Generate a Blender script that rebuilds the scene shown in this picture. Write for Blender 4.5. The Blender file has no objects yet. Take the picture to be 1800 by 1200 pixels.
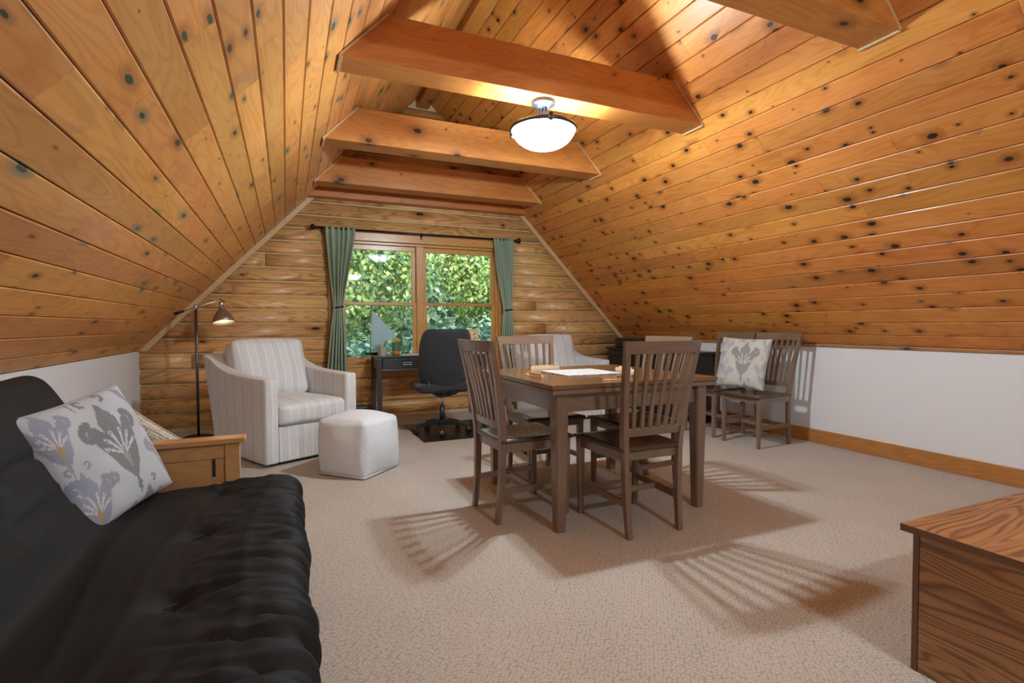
import bpy, bmesh, math, random
import numpy as np
from mathutils import Vector, Matrix
random.seed(7); rng = np.random.default_rng(7)
scene = bpy.context.scene
COL = scene.collection
PI = math.pi

# ------------------------------------------------------------------ camera, sky, exposure
CAM = Vector((0, 0, 1.12))
cam_d = bpy.data.cameras.new('camera'); cam = bpy.data.objects.new('camera', cam_d); COL.objects.link(cam)
R_ = Vector((0.91684451, -0.39922147, -0.00428573)); U_ = Vector((0.01644351, 0.02703403, 0.99949926)); F_ = Vector((0.39890571, 0.91645588, -0.0313506))
M = Matrix((R_, U_, -F_)).transposed().to_4x4(); M.translation = CAM
cam.matrix_world = M
cam_d.sensor_width = 36; cam_d.lens = 910.79 / 1800 * 36; cam_d.clip_start = .05; cam_d.clip_end = 200
scene.camera = cam
w = bpy.data.worlds.new('World'); scene.world = w; w.use_nodes = True
wn = w.node_tree.nodes; bg = wn['Background']
sky = wn.new('ShaderNodeTexSky'); sky.sky_type = 'NISHITA'; sky.sun_disc = False
sky.sun_elevation = math.radians(48); sky.sun_rotation = math.radians(200)
w.node_tree.links.new(sky.outputs[0], bg.inputs[0]); bg.inputs[1].default_value = .8
sd = bpy.data.lights.new('sun', 'SUN'); sd.energy = 3.0; sd.angle = math.radians(2); sd.color = (1, .95, .86)
so = bpy.data.objects.new('sun', sd); COL.objects.link(so)
so.rotation_euler = (math.radians(48), 0, math.radians(-18))
LAMP_W = 122; FILL_LAMP_W = 100; LAMP_COL = (.755, .905, 1.0)
scene.view_settings.view_transform = 'Standard'; scene.view_settings.look = 'None'
scene.view_settings.exposure = 1.25; scene.view_settings.gamma = 1; scene.view_settings.use_curve_mapping = False

# ------------------------------------------------------------------ room numbers
D = 6.452; XL = -1.3935; XR = 4.5779; ZL = .8698; ZR = .9314; ML = 1.046; MR = 1.0281
YF = -2.8
RX, RZ = 1.596, 3.997
def xl(z): return XL + (z - ZL) / ML
def xr(z): return XR - (z - ZR) / MR

# ------------------------------------------------------------------ material helpers
def new_mat(name):
    m = bpy.data.materials.new(name); m.use_nodes = True
    return m, m.node_tree, m.node_tree.nodes['Principled BSDF']
class NB:
    def __init__(s, nt): s.nt = nt
    def n(s, t, **kw):
        x = s.nt.nodes.new(t)
        for k, v in kw.items(): setattr(x, k, v)
        return x
    def l(s, a, b): s.nt.links.new(a, b)
    def val(s, sock, v):
        if hasattr(v, 'links') or hasattr(v, 'is_linked'): s.l(v, sock)
        else: sock.default_value = v
    def math(s, op, a, b=0.0, c=None, clamp=False):
        x = s.n('ShaderNodeMath', operation=op); x.use_clamp = clamp
        s.val(x.inputs[0], a); s.val(x.inputs[1], b)
        if c is not None: s.val(x.inputs[2], c)
        return x.outputs[0]
    def comb(s, a, b, c):
        x = s.n('ShaderNodeCombineXYZ')
        for i, v in enumerate((a, b, c)): s.val(x.inputs[i], v)
        return x.outputs[0]
    def noise(s, vec, scale=1., detail=3., rough=.5, dist=0.):
        x = s.n('ShaderNodeTexNoise'); s.l(vec, x.inputs['Vector']); x.inputs['Scale'].default_value = scale
        x.inputs['Detail'].default_value = detail; x.inputs['Roughness'].default_value = rough; x.inputs['Distortion'].default_value = dist
        return x
    def ramp(s, fac, stops, interp='LINEAR'):
        x = s.n('ShaderNodeValToRGB'); s.l(fac, x.inputs[0]); r = x.color_ramp; r.interpolation = interp
        while len(r.elements) < len(stops): r.elements.new(.5)
        for e, (p, c) in zip(r.elements, stops): e.position = p; e.color = (*c, 1) if len(c) == 3 else c
        return x.outputs[0]
    def mix(s, fac, a, b, blend='MIX'):
        x = s.n('ShaderNodeMix', data_type='RGBA', blend_type=blend); s.val(x.inputs[0], fac)
        for i, v in ((6, a), (7, b)):
            if isinstance(v, tuple): x.inputs[i].default_value = (*v, 1) if len(v) == 3 else v
            else: s.l(v, x.inputs[i])
        return x.outputs[2]
    def smooth(s, v, lo, hi):
        x = s.n('ShaderNodeMapRange', interpolation_type='SMOOTHSTEP'); s.val(x.inputs[0], v)
        s.val(x.inputs[1], lo); s.val(x.inputs[2], hi); x.inputs[3].default_value = 0; x.inputs[4].default_value = 1
        return x.outputs[0]

def plain(name, col, rough=.5, metal=0., coat=0., sheen=0., bump=0., bscale=200., emis=None, es=0.):
    m, nt, p = new_mat(name); b = NB(nt)
    p.inputs['Base Color'].default_value = (*col, 1); p.inputs['Roughness'].default_value = rough; p.inputs['Metallic'].default_value = metal
    p.inputs['Coat Weight'].default_value = coat; p.inputs['Sheen Weight'].default_value = sheen
    tc = b.n('ShaderNodeTexCoord')
    nz = b.noise(tc.outputs['Object'], bscale, 3)
    c = b.mix(.12, tuple(col), b.mix(nz.outputs[0], tuple(x * .6 for x in col), tuple(min(1, x * 1.3) for x in col)))
    b.l(c, p.inputs['Base Color'])
    if bump:
        bp = b.n('ShaderNodeBump'); bp.inputs['Strength'].default_value = bump; bp.inputs['Distance'].default_value = .002
        b.l(nz.outputs[0], bp.inputs['Height']); b.l(bp.outputs[0], p.inputs['Normal'])
    if emis: p.inputs['Emission Color'].default_value = (*emis, 1); p.inputs['Emission Strength'].default_value = es
    return m

def wood(name, light, mid, dark, axis=0, rfreq=95., rough=.35, coat=.15, knots=1., ring=.4, scale=1., tint=.16, knot_col=(.03, .012, .004), kd=(3.2, 6.5), bump=.15, stain=None, teal=None):
    m, nt, p = new_mat(name); b = NB(nt)
    tc = b.n('ShaderNodeTexCoord'); sep = b.n('ShaderNodeSeparateXYZ'); b.l(tc.outputs['Object'], sep.inputs[0])
    o = [0, 1, 2]; o.remove(axis)
    L, A, B = sep.outputs[axis], sep.outputs[o[0]], sep.outputs[o[1]]
    oi = b.n('ShaderNodeObjectInfo'); rnd = oi.outputs['Random']
    off = b.math('MULTIPLY', rnd, 53.7); off2 = b.math('MULTIPLY', rnd, 91.3)
    L2 = b.math('ADD', L, off); A2 = b.math('ADD', b.math('ADD', A, B), off2)
    # knots
    kv = b.comb(b.math('MULTIPLY', L2, kd[0]), b.math('MULTIPLY', A2, kd[1]), 0.)
    vo = b.n('ShaderNodeTexVoronoi', voronoi_dimensions='2D'); b.l(kv, vo.inputs['Vector']); vo.inputs['Scale'].default_value = 1
    csep = b.n('ShaderNodeSeparateColor'); b.l(vo.outputs['Color'], csep.inputs[0])
    wob = b.noise(b.comb(L2, A2, B), 40, 2)
    rad = b.math('MULTIPLY', b.math('MAXIMUM', b.math('SUBTRACT', csep.outputs[0], 1 - .62 * knots), 0.), .25)
    kd_ = b.math('ADD', vo.outputs['Distance'], b.math('MULTIPLY', b.math('SUBTRACT', wob.outputs[0], .5), .05))
    kmask = b.math('MULTIPLY', b.math('SUBTRACT', 1., b.smooth(kd_, b.math('MULTIPLY', rad, .65), rad)), b.math('GREATER_THAN', rad, .012))
    halo = b.math('MULTIPLY', b.math('SUBTRACT', 1., b.smooth(kd_, rad, b.math('MULTIPLY', rad, 3.2))), b.math('GREATER_THAN', rad, .012))
    # grain
    warp = b.math('MULTIPLY', halo, .03)
    Ag = b.math('ADD', A2, warp)
    lo = b.noise(b.comb(b.math('MULTIPLY', L2, .8 * scale), b.math('MULTIPLY', Ag, 5.5 * scale), b.math('MULTIPLY', B, .3)), 1, 2, .5, .4)
    rg = b.math('SINE', b.math('MULTIPLY', lo.outputs[0], rfreq))
    rg = b.math('MULTIPLY_ADD', rg, .5, .5); rg = b.math('POWER', rg, 2.2)
    fine = b.noise(b.comb(b.math('MULTIPLY', L2, 3. * scale), b.math('MULTIPLY', Ag, 130. * scale), b.math('MULTIPLY', B, 40.)), 1, 3, .6)
    br = b.noise(b.comb(b.math('MULTIPLY', L2, 1.3), b.math('MULTIPLY', A2, 4.), 0.), 1, 2)
    f = b.math('ADD', b.math('MULTIPLY', rg, ring), b.math('MULTIPLY', fine.outputs[0], .45))
    f = b.math('ADD', f, b.math('MULTIPLY', b.math('SUBTRACT', br.outputs[0], .5), .8), clamp=True)
    c = b.ramp(f, [(0.0, light), (.5, mid), (1., dark)])
    c = b.mix(b.math('MULTIPLY', halo, .6), c, tuple(x * .75 for x in dark))
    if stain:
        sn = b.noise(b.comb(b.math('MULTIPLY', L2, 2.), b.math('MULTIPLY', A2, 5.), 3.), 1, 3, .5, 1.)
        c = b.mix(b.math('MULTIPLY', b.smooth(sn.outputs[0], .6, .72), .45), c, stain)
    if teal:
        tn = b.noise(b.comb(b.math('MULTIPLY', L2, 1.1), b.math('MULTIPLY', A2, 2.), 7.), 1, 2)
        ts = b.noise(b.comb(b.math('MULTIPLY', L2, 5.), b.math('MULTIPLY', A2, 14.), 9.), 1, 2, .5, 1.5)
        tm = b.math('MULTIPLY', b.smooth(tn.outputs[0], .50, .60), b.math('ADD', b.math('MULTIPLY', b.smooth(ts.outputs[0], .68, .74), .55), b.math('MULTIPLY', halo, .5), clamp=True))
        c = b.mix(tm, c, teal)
    c = b.mix(kmask, c, knot_col)
    wn_ = b.n('ShaderNodeTexWhiteNoise', noise_dimensions='1D'); b.l(off, wn_.inputs['W'])
    hs = b.n('ShaderNodeHueSaturation'); b.l(c, hs.inputs['Color'])
    b.l(b.math('MULTIPLY_ADD', wn_.outputs['Value'], 2 * tint, 1 - tint), hs.inputs['Value'])
    b.l(b.math('MULTIPLY_ADD', rnd, .012, .494), hs.inputs['Hue'])
    b.l(hs.outputs[0], p.inputs['Base Color'])
    p.inputs['Roughness'].default_value = rough; p.inputs['Coat Weight'].default_value = coat; p.inputs['Coat Roughness'].default_value = .2
    if bump:
        bp = b.n('ShaderNodeBump'); bp.inputs['Strength'].default_value = bump; bp.inputs['Distance'].default_value = .001
        b.l(f, bp.inputs['Height']); b.l(bp.outputs[0], p.inputs['Normal'])
    return m

MAT = {}
MAT['plank'] = wood('pine_ceiling', (.68, .275, .062), (.53, .182, .030), (.31, .088, .012), knots=1.05, ring=.25, rough=.42, coat=.1, tint=.17, kd=(4.6, 7.))
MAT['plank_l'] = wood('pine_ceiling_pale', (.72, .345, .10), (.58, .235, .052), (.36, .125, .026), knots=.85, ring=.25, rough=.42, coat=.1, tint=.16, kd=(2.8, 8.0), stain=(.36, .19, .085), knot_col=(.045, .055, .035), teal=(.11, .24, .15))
MAT['log'] = wood('log_siding', (.80, .475, .195), (.65, .345, .12), (.38, .165, .048), knots=.6, ring=.5, rough=.42, coat=.12, tint=.09, kd=(1.6, 4.))
MAT['beam'] = wood('pine_beam', (.56, .215, .048), (.43, .14, .025), (.24, .07, .012), knots=.75, ring=.25, rough=.42, coat=.08, tint=.08, kd=(2.6, 4.2))
MAT['trim'] = wood('pine_trim', (.70, .48, .24), (.60, .38, .17), (.46, .27, .10), knots=0, ring=.2, rough=.4, tint=.05)
MAT['base'] = wood('pine_baseboard', (.48, .20, .055), (.38, .14, .033), (.24, .08, .018), knots=.6, ring=.3, rough=.35, tint=.05)
MAT['casing'] = wood('window_pine', (.66, .35, .10), (.54, .25, .06), (.36, .15, .03), knots=.35, ring=.2, rough=.3, tint=.05)
MAT['caulk'] = plain('tan_caulk', (.66, .50, .27), .7, bscale=60)
MAT['dark_gap'] = plain('shadow_gap_board', (.05, .022, .008), .9)
MAT['wall'] = plain('white_drywall', (.80, .80, .81), .6, bump=.04, bscale=120)
MAT['furn'] = wood('taupe_stained_wood', (.225, .145, .096), (.17, .106, .069), (.11, .066, .043), axis=2, knots=0, ring=.2, rough=.28, coat=.45, tint=.03)
MAT['furnx'] = wood('taupe_stained_wood_x', (.225, .145, .096), (.17, .106, .069), (.11, .066, .043), axis=0, knots=0, ring=.2, rough=.28, coat=.45, tint=.03)
MAT['seat'] = wood('dark_seat_wood', (.085, .056, .04), (.062, .04, .028), (.04, .026, .018), axis=1, knots=0, ring=.2, rough=.24, coat=.4, tint=.03)
MAT['top'] = wood('table_top_wood', (.20, .10, .045), (.15, .07, .03), (.10, .045, .02), axis=0, knots=0, ring=.25, rough=.16, coat=.5, tint=.02)
MAT['oak'] = wood('oak_veneer', (.44, .225, .09), (.30, .142, .054), (.115, .052, .025), axis=1, knots=0, ring=.62, rough=.36, scale=1.0, rfreq=150., tint=.02)
MAT['oaktop'] = wood('oak_veneer_top', (.44, .225, .09), (.30, .142, .054), (.115, .052, .025), axis=0, knots=0, ring=.62, rough=.36, scale=1.0, rfreq=150., tint=.02)
MAT['oakedge'] = wood('oak_edge', (.16, .075, .035), (.12, .055, .024), (.09, .04, .02), axis=2, knots=0, ring=.1, rough=.5, tint=.02)
MAT['futonwood'] = wood('honey_wood', (.62, .36, .14), (.52, .27, .095), (.40, .19, .06), axis=0, knots=0, ring=.25, rough=.33, coat=.2, tint=.03)
MAT['desk'] = wood('black_brown_wood', (.055, .047, .045), (.035, .03, .03), (.02, .017, .017), axis=0, knots=0, ring=.2, rough=.3, coat=.2, tint=.02)
MAT['black_metal'] = plain('black_metal', (.012, .012, .014), .38, .4)
MAT['pewter'] = plain('brushed_pewter', (.10, .112, .13), .34, .8)
MAT['steel'] = plain('brushed_steel', (.65, .64, .62), .28, 1.)
MAT['black_plastic'] = plain('black_plastic', (.018, .02, .022), .4)
MAT['mat'] = plain('black_vinyl', (.012, .011, .011), .3, bump=.2, bscale=40)
MAT['mesh_fabric'] = plain('charcoal_office_fabric', (.016, .019, .020), .85, sheen=.15, bump=.3, bscale=700)
MAT['futon'] = plain('black_cotton_twill', (.0062, .0058, .0055), .7, bump=.2, bscale=900)
MAT['futon'].node_tree.nodes['Principled BSDF'].inputs['Specular IOR Level'].default_value = .3
MAT['cream'] = plain('cream_paper', (.75, .72, .64), .6)
MAT['tile'] = plain('pale_wood_tile', (.72, .52, .34), .4)
MAT['ink'] = plain('black_ink', (.02, .02, .02), .6)
MAT['greybox'] = plain('grey_card', (.42, .36, .33), .6)
MAT['amber'] = plain('amber_glass', (.55, .20, .03), .1, coat=.5)
MAT['greenglass'] = plain('green_glass', (.06, .16, .09), .08, coat=.8)
MAT['yellow'] = plain('yellow_leaf', (.62, .48, .07), .5)
MAT['boxlight'] = plain('cream_carved_wood', (.80, .56, .30), .5)
MAT['darkcab'] = wood('espresso_wood', (.030, .024, .021), (.022, .017, .015), (.014, .011, .010), axis=2, knots=0, ring=.2, rough=.4, tint=.02)
MAT['sailcloth'] = plain('pale_blue_glass', (.62, .76, .82), .2)
_nt = MAT['sailcloth'].node_tree; _t = _nt.nodes.new('ShaderNodeBsdfTranslucent'); _t.inputs[0].default_value = (.66, .84, .92, 1); _m = _nt.nodes.new('ShaderNodeMixShader')
_nt.links.new(_nt.nodes['Principled BSDF'].outputs[0], _m.inputs[1]); _nt.links.new(_t.outputs[0], _m.inputs[2]); _nt.links.new(_m.outputs[0], _nt.nodes['Material Output'].inputs[0])

def carpet():
    m, nt, p = new_mat('loop_carpet'); b = NB(nt)
    tc = b.n('ShaderNodeTexCoord'); mp = b.n('ShaderNodeMapping'); b.l(tc.outputs['Object'], mp.inputs[0])
    mp.inputs['Rotation'].default_value = (0, 0, .5); mp.inputs['Scale'].default_value = (64, 92, 1)
    vo = b.n('ShaderNodeTexVoronoi', voronoi_dimensions='2D'); b.l(mp.outputs[0], vo.inputs['Vector']); vo.inputs['Scale'].default_value = 1; vo.inputs['Randomness'].default_value = .62
    n1 = b.noise(tc.outputs['Object'], 2.5, 3); n2 = b.noise(tc.outputs['Object'], 160, 2)
    h = b.math('SUBTRACT', 1., vo.outputs['Distance'])
    f = b.math('ADD', b.math('MULTIPLY', h, .75), b.math('MULTIPLY', n2.outputs[0], .35))
    f = b.math('ADD', f, b.math('MULTIPLY', b.math('SUBTRACT', n1.outputs[0], .5), .25), clamp=True)
    c = b.ramp(f, [(.15, (.235, .195, .155)), (.6, (.43, .372, .308)), (1., (.56, .495, .42))])
    b.l(c, p.inputs['Base Color']); p.inputs['Roughness'].default_value = .95; p.inputs['Sheen Weight'].default_value = .1
    bp = b.n('ShaderNodeBump'); bp.inputs['Strength'].default_value = .55; bp.inputs['Distance'].default_value = .006
    b.l(f, bp.inputs['Height']); b.l(bp.outputs[0], p.inputs['Normal'])
    return m
MAT['carpet'] = carpet()

def stripe_fabric():
    m, nt, p = new_mat('striped_linen'); b = NB(nt)
    tc = b.n('ShaderNodeTexCoord'); sp = b.n('ShaderNodeSeparateXYZ'); b.l(tc.outputs['Object'], sp.inputs[0])
    ns = b.n('ShaderNodeSeparateXYZ'); b.l(tc.outputs['Normal'], ns.inputs[0])
    side = b.math('GREATER_THAN', b.math('ABSOLUTE', ns.outputs[0]), .7)
    co = b.math('ADD', b.math('MULTIPLY', sp.outputs[0], b.math('SUBTRACT', 1., side)), b.math('MULTIPLY', sp.outputs[1], side))
    wv = b.noise(tc.outputs['Object'], 5, 2)
    co = b.math('ADD', co, b.math('MULTIPLY', wv.outputs[0], .02))
    fr = b.math('FRACT', b.math('MULTIPLY', co, 15.))
    band = b.smooth(b.math('ABSOLUTE', b.math('SUBTRACT', fr, .5)), .42, .46)
    fr2 = b.math('FRACT', b.math('MULTIPLY', co, 7.5)); wide = b.math('GREATER_THAN', fr2, .5)
    we = b.noise(tc.outputs['Object'], 420, 2); mo = b.noise(tc.outputs['Object'], 9, 3)
    base = b.mix(wide, (.68, .68, .67), (.74, .74, .735))
    base = b.mix(b.math('MULTIPLY', mo.outputs[0], .3), base, (.6, .6, .6))
    base = b.mix(band, base, (.88, .88, .875))
    base = b.mix(b.math('MULTIPLY', we.outputs[0], .3), base, (.56, .56, .56))
    b.l(base, p.inputs['Base Color']); p.inputs['Roughness'].default_value = .9; p.inputs['Sheen Weight'].default_value = .15
    hb = b.math('ADD', b.math('MULTIPLY', mo.outputs[0], 6.), we.outputs[0])
    bp = b.n('ShaderNodeBump'); bp.inputs['Strength'].default_value = .4; bp.inputs['Distance'].default_value = .003
    b.l(hb, bp.inputs['Height']); b.l(bp.outputs[0], p.inputs['Normal'])
    return m
MAT['stripe'] = stripe_fabric()

def knit(name, col, sx, sy, strength=.8, rnd=.35, dk=.55):
    m, nt, p = new_mat(name); b = NB(nt)
    tc = b.n('ShaderNodeTexCoord'); mp = b.n('ShaderNodeMapping'); b.l(tc.outputs['Object'], mp.inputs[0]); mp.inputs['Scale'].default_value = (sx, sx, sy)
    vo = b.n('ShaderNodeTexVoronoi'); b.l(mp.outputs[0], vo.inputs['Vector']); vo.inputs['Scale'].default_value = 1; vo.inputs['Randomness'].default_value = rnd
    c = b.ramp(vo.outputs['Distance'], [(.2, col), (.75, tuple(x * dk for x in col))])
    b.l(c, p.inputs['Base Color']); p.inputs['Roughness'].default_value = .95
    bp = b.n('ShaderNodeBump'); bp.inputs['Strength'].default_value = strength; bp.inputs['Distance'].default_value = .005; bp.invert = True
    b.l(vo.outputs['Distance'], bp.inputs['Height']); b.l(bp.outputs[0], p.inputs['Normal'])
    return m
MAT['pouf'] = knit('grey_woven_pouf', (.80, .815, .84), 150, 150, .3, 1., .82)
MAT['knit'] = knit('cream_chunky_knit', (.74, .68, .56), 70, 95, 1.)

def curtain_mat():
    m, nt, p = new_mat('sage_curtain'); b = NB(nt)
    tc = b.n('ShaderNodeTexCoord'); we = b.noise(tc.outputs['Object'], 500, 2)
    c = b.mix(we.outputs[0], (.42, .53, .39), (.58, .66, .50))
    b.l(c, p.inputs['Base Color']); p.inputs['Roughness'].default_value = .9
    tr = b.n('ShaderNodeBsdfTranslucent'); tr.inputs[0].default_value = (.52, .60, .40, 1)
    mx = b.n('ShaderNodeMixShader'); mx.inputs[0].default_value = .4
    out = nt.nodes['Material Output']; b.l(p.outputs[0], mx.inputs[1]); b.l(tr.outputs[0], mx.inputs[2]); b.l(mx.outputs[0], out.inputs[0])
    return m
MAT['curtain'] = curtain_mat()
MAT['lining'] = plain('white_lining', (.62, .66, .70), .9)

def glass_mat():
    m, nt, p = new_mat('window_glass'); b = NB(nt)
    nt.nodes.remove(p)
    tr = b.n('ShaderNodeBsdfTransparent'); gl = b.n('ShaderNodeBsdfGlossy'); gl.inputs['Roughness'].default_value = .02
    fr = b.n('ShaderNodeFresnel'); fr.inputs[0].default_value = 1.45
    mx = b.n('ShaderNodeMixShader'); b.l(fr.outputs[0], mx.inputs[0]); b.l(tr.outputs[0], mx.inputs[1]); b.l(gl.outputs[0], mx.inputs[2])
    b.l(mx.outputs[0], nt.nodes['Material Output'].inputs[0])
    return m
MAT['glass'] = glass_mat()

def bowl_mat():
    m, nt, p = new_mat('frosted_lamp_glass'); b = NB(nt); nt.nodes.remove(p)
    tr = b.n('ShaderNodeBsdfTransparent'); tl = b.n('ShaderNodeBsdfTranslucent'); df = b.n('ShaderNodeBsdfDiffuse'); em = b.n('ShaderNodeEmission')
    tc = b.n('ShaderNodeTexCoord'); nz = b.noise(tc.outputs['Object'], 9, 3, .5, 1.)
    b.l(b.ramp(nz.outputs[0], [(.3, (.82, .84, .86)), (.7, (1, 1, 1))]), em.inputs[0]); em.inputs[1].default_value = .18
    m1 = b.n('ShaderNodeMixShader'); m1.inputs[0].default_value = .4; b.l(tl.outputs[0], m1.inputs[1]); b.l(df.outputs[0], m1.inputs[2])
    tl.inputs[0].default_value = (.5, .5, .5, 1); df.inputs[0].default_value = (.5, .5, .5, 1); tr.inputs[0].default_value = (1, 1, 1, 1)
    m2 = b.n('ShaderNodeMixShader'); m2.inputs[0].default_value = .55; b.l(m1.outputs[0], m2.inputs[1]); b.l(tr.outputs[0], m2.inputs[2])
    ad = b.n('ShaderNodeAddShader'); b.l(m2.outputs[0], ad.inputs[0]); b.l(em.outputs[0], ad.inputs[1])
    b.l(ad.outputs[0], nt.nodes['Material Output'].inputs[0])
    return m
MAT['bowl'] = bowl_mat()
MAT['bulb'] = plain('lamp_bulb', (1, .95, .85), .5, emis=(1, .9, .72), es=14)

def vcol_mat(name, rough=.85):
    m, nt, p = new_mat(name); b = NB(nt)
    at = b.n('ShaderNodeAttribute', attribute_name='print'); tc = b.n('ShaderNodeTexCoord'); we = b.noise(tc.outputs['Object'], 420, 2)
    c = b.mix(b.math('MULTIPLY', we.outputs[0], .35), at.outputs['Color'], (.3, .3, .3))
    b.l(c, p.inputs['Base Color']); p.inputs['Roughness'].default_value = rough; p.inputs['Sheen Weight'].default_value = .2
    bp = b.n('ShaderNodeBump'); bp.inputs['Strength'].default_value = .25; bp.inputs['Distance'].default_value = .002
    b.l(we.outputs[0], bp.inputs['Height']); b.l(bp.outputs[0], p.inputs['Normal'])
    return m
MAT['ikat'] = vcol_mat('ikat_print')

def leaf_mat(name, c1, c2, c3):
    m, nt, p = new_mat(name); b = NB(nt)
    g = b.n('ShaderNodeNewGeometry')
    c = b.ramp(g.outputs['Random Per Island'], [(0, c1), (.6, c2), (1, c3)])
    b.l(c, p.inputs['Base Color']); p.inputs['Roughness'].default_value = .45
    tr = b.n('ShaderNodeBsdfTranslucent'); b.l(c, tr.inputs[0])
    mx = b.n('ShaderNodeMixShader'); mx.inputs[0].default_value = .3
    b.l(p.outputs[0], mx.inputs[1]); b.l(tr.outputs[0], mx.inputs[2]); b.l(mx.outputs[0], nt.nodes['Material Output'].inputs[0])
    return m
MAT['leaf1'] = leaf_mat('maple_leaves', (.03, .09, .015), (.15, .26, .05), (.38, .43, .12))
MAT['leaf2'] = leaf_mat('shrub_leaves', (.015, .055, .02), (.08, .18, .075), (.32, .46, .28))
MAT['bark'] = plain('bark', (.10, .08, .06), .9)
MAT['ground'] = plain('forest_floor', (.05, .08, .03), .95, bscale=3)

# ------------------------------------------------------------------ geometry helpers
def mesh_obj(name, v, f, m, parent=None, smooth=False, mw=None):
    me = bpy.data.meshes.new(name); me.from_pydata([tuple(x) for x in v], [], [tuple(x) for x in f]); me.update()
    o = bpy.data.objects.new(name, me); COL.objects.link(o)
    if m: me.materials.append(MAT[m] if isinstance(m, str) else m)
    if smooth: me.polygons.foreach_set('use_smooth', [True] * len(me.polygons))
    if mw is not None: o.matrix_world = mw
    if parent: o.parent = parent
    return o
def bm_obj(name, bm, m, parent=None, smooth=False, loc=None, rot=None):
    bmesh.ops.recalc_face_normals(bm, faces=bm.faces)
    me = bpy.data.meshes.new(name); bm.to_mesh(me); bm.free()
    o = bpy.data.objects.new(name, me); COL.objects.link(o)
    if m: me.materials.append(MAT[m] if isinstance(m, str) else m)
    if smooth: me.polygons.foreach_set('use_smooth', [True] * len(me.polygons))
    if parent: o.parent = parent
    if loc is not None: o.location = loc
    if rot is not None: o.rotation_euler = rot
    return o
def tag(o, label=None, cat=None, group=None, kind=None):
    if label: o['label'] = label
    if cat: o['category'] = cat
    if group: o['group'] = group
    if kind: o['kind'] = kind
    return o
def empty(name, loc=(0, 0, 0), rz=0, **kw):
    o = bpy.data.objects.new(name, None); COL.objects.link(o); o.location = loc; o.rotation_euler = (0, 0, rz); o.empty_display_size = .1
    return tag(o, **kw)
def hull(bm, p0, p1):
    vs0 = [bm.verts.new(p) for p in p0]; vs1 = [bm.verts.new(p) for p in p1]; n = len(p0)
    bm.faces.new(vs0[::-1]); bm.faces.new(vs1)
    for i in range(n): bm.faces.new((vs0[i], vs0[(i + 1) % n], vs1[(i + 1) % n], vs1[i]))
def rect(c, sx, sy): x, y, z = c; return [(x - sx / 2, y - sy / 2, z), (x + sx / 2, y - sy / 2, z), (x + sx / 2, y + sy / 2, z), (x - sx / 2, y + sy / 2, z)]
def box(bm, c, s, bev=0.):
    t = bmesh.new(); bmesh.ops.create_cube(t, size=1)
    for v in t.verts: v.co = Vector((c[0] + v.co.x * s[0], c[1] + v.co.y * s[1], c[2] + v.co.z * s[2]))
    if bev: bmesh.ops.bevel(t, geom=list(t.edges), offset=bev, segments=2, affect='EDGES', profile=.5)
    merge(bm, t)
def merge(bm, t):
    me = bpy.data.meshes.new('tmp'); t.to_mesh(me); t.free(); bm.from_mesh(me); bpy.data.meshes.remove(me)
def boxo(name, c, s, m, parent=None, bev=.003, loc=None):
    bm = bmesh.new(); box(bm, c, s, bev); return bm_obj(name, bm, m, parent, loc=loc)
def frustum(bm, c0, s0, c1, s1): hull(bm, rect(c0, *s0), rect(c1, *s1))
def tube_pts(bm, pts, r, n=10, cap=True):
    pts = [Vector(p) for p in pts]; rings = []
    rs = r if isinstance(r, (list, tuple)) else [r] * len(pts)
    prev = None
    for i, p in enumerate(pts):
        d = (pts[min(i + 1, len(pts) - 1)] - pts[max(i - 1, 0)]).normalized()
        a = Vector((0, 0, 1)) if abs(d.z) < .9 else Vector((1, 0, 0))
        if prev is not None: a = prev
        u = (a - d * a.dot(d)).normalized(); v = d.cross(u); prev = u
        rings.append([bm.verts.new(p + (u * math.cos(2 * PI * k / n) + v * math.sin(2 * PI * k / n)) * rs[i]) for k in range(n)])
    for a, b_ in zip(rings, rings[1:]):
        for k in range(n): bm.faces.new((a[k], a[(k + 1) % n], b_[(k + 1) % n], b_[k]))
    if cap: bm.faces.new(rings[0][::-1]); bm.faces.new(rings[-1])
def tubeo(name, pts, r, m, parent=None, n=10):
    bm = bmesh.new(); tube_pts(bm, pts, r, n); return bm_obj(name, bm, m, parent, True)
def lathe(bm, prof, c=(0, 0, 0), n=40, axis=None):
    rings = []
    for r, z in prof:
        if r < 1e-6: rings.append([bm.verts.new((c[0], c[1], c[2] + z))])
        else: rings.append([bm.verts.new((c[0] + r * math.cos(2 * PI * k / n), c[1] + r * math.sin(2 * PI * k / n), c[2] + z)) for k in range(n)])
    for a, b_ in zip(rings, rings[1:]):
        for k in range(n):
            q = [a[k % len(a)], a[(k + 1) % len(a)], b_[(k + 1) % len(b_)], b_[k % len(b_)]]
            u = []
            for v in q:
                if v not in u: u.append(v)
            if len(u) >= 3: bm.faces.new(u)
def copy_tree(o, parent=None):
    c = o.copy(); COL.objects.link(c)
    if parent: c.parent = parent
    for ch in list(o.children): copy_tree(ch, c)
    return c
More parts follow.
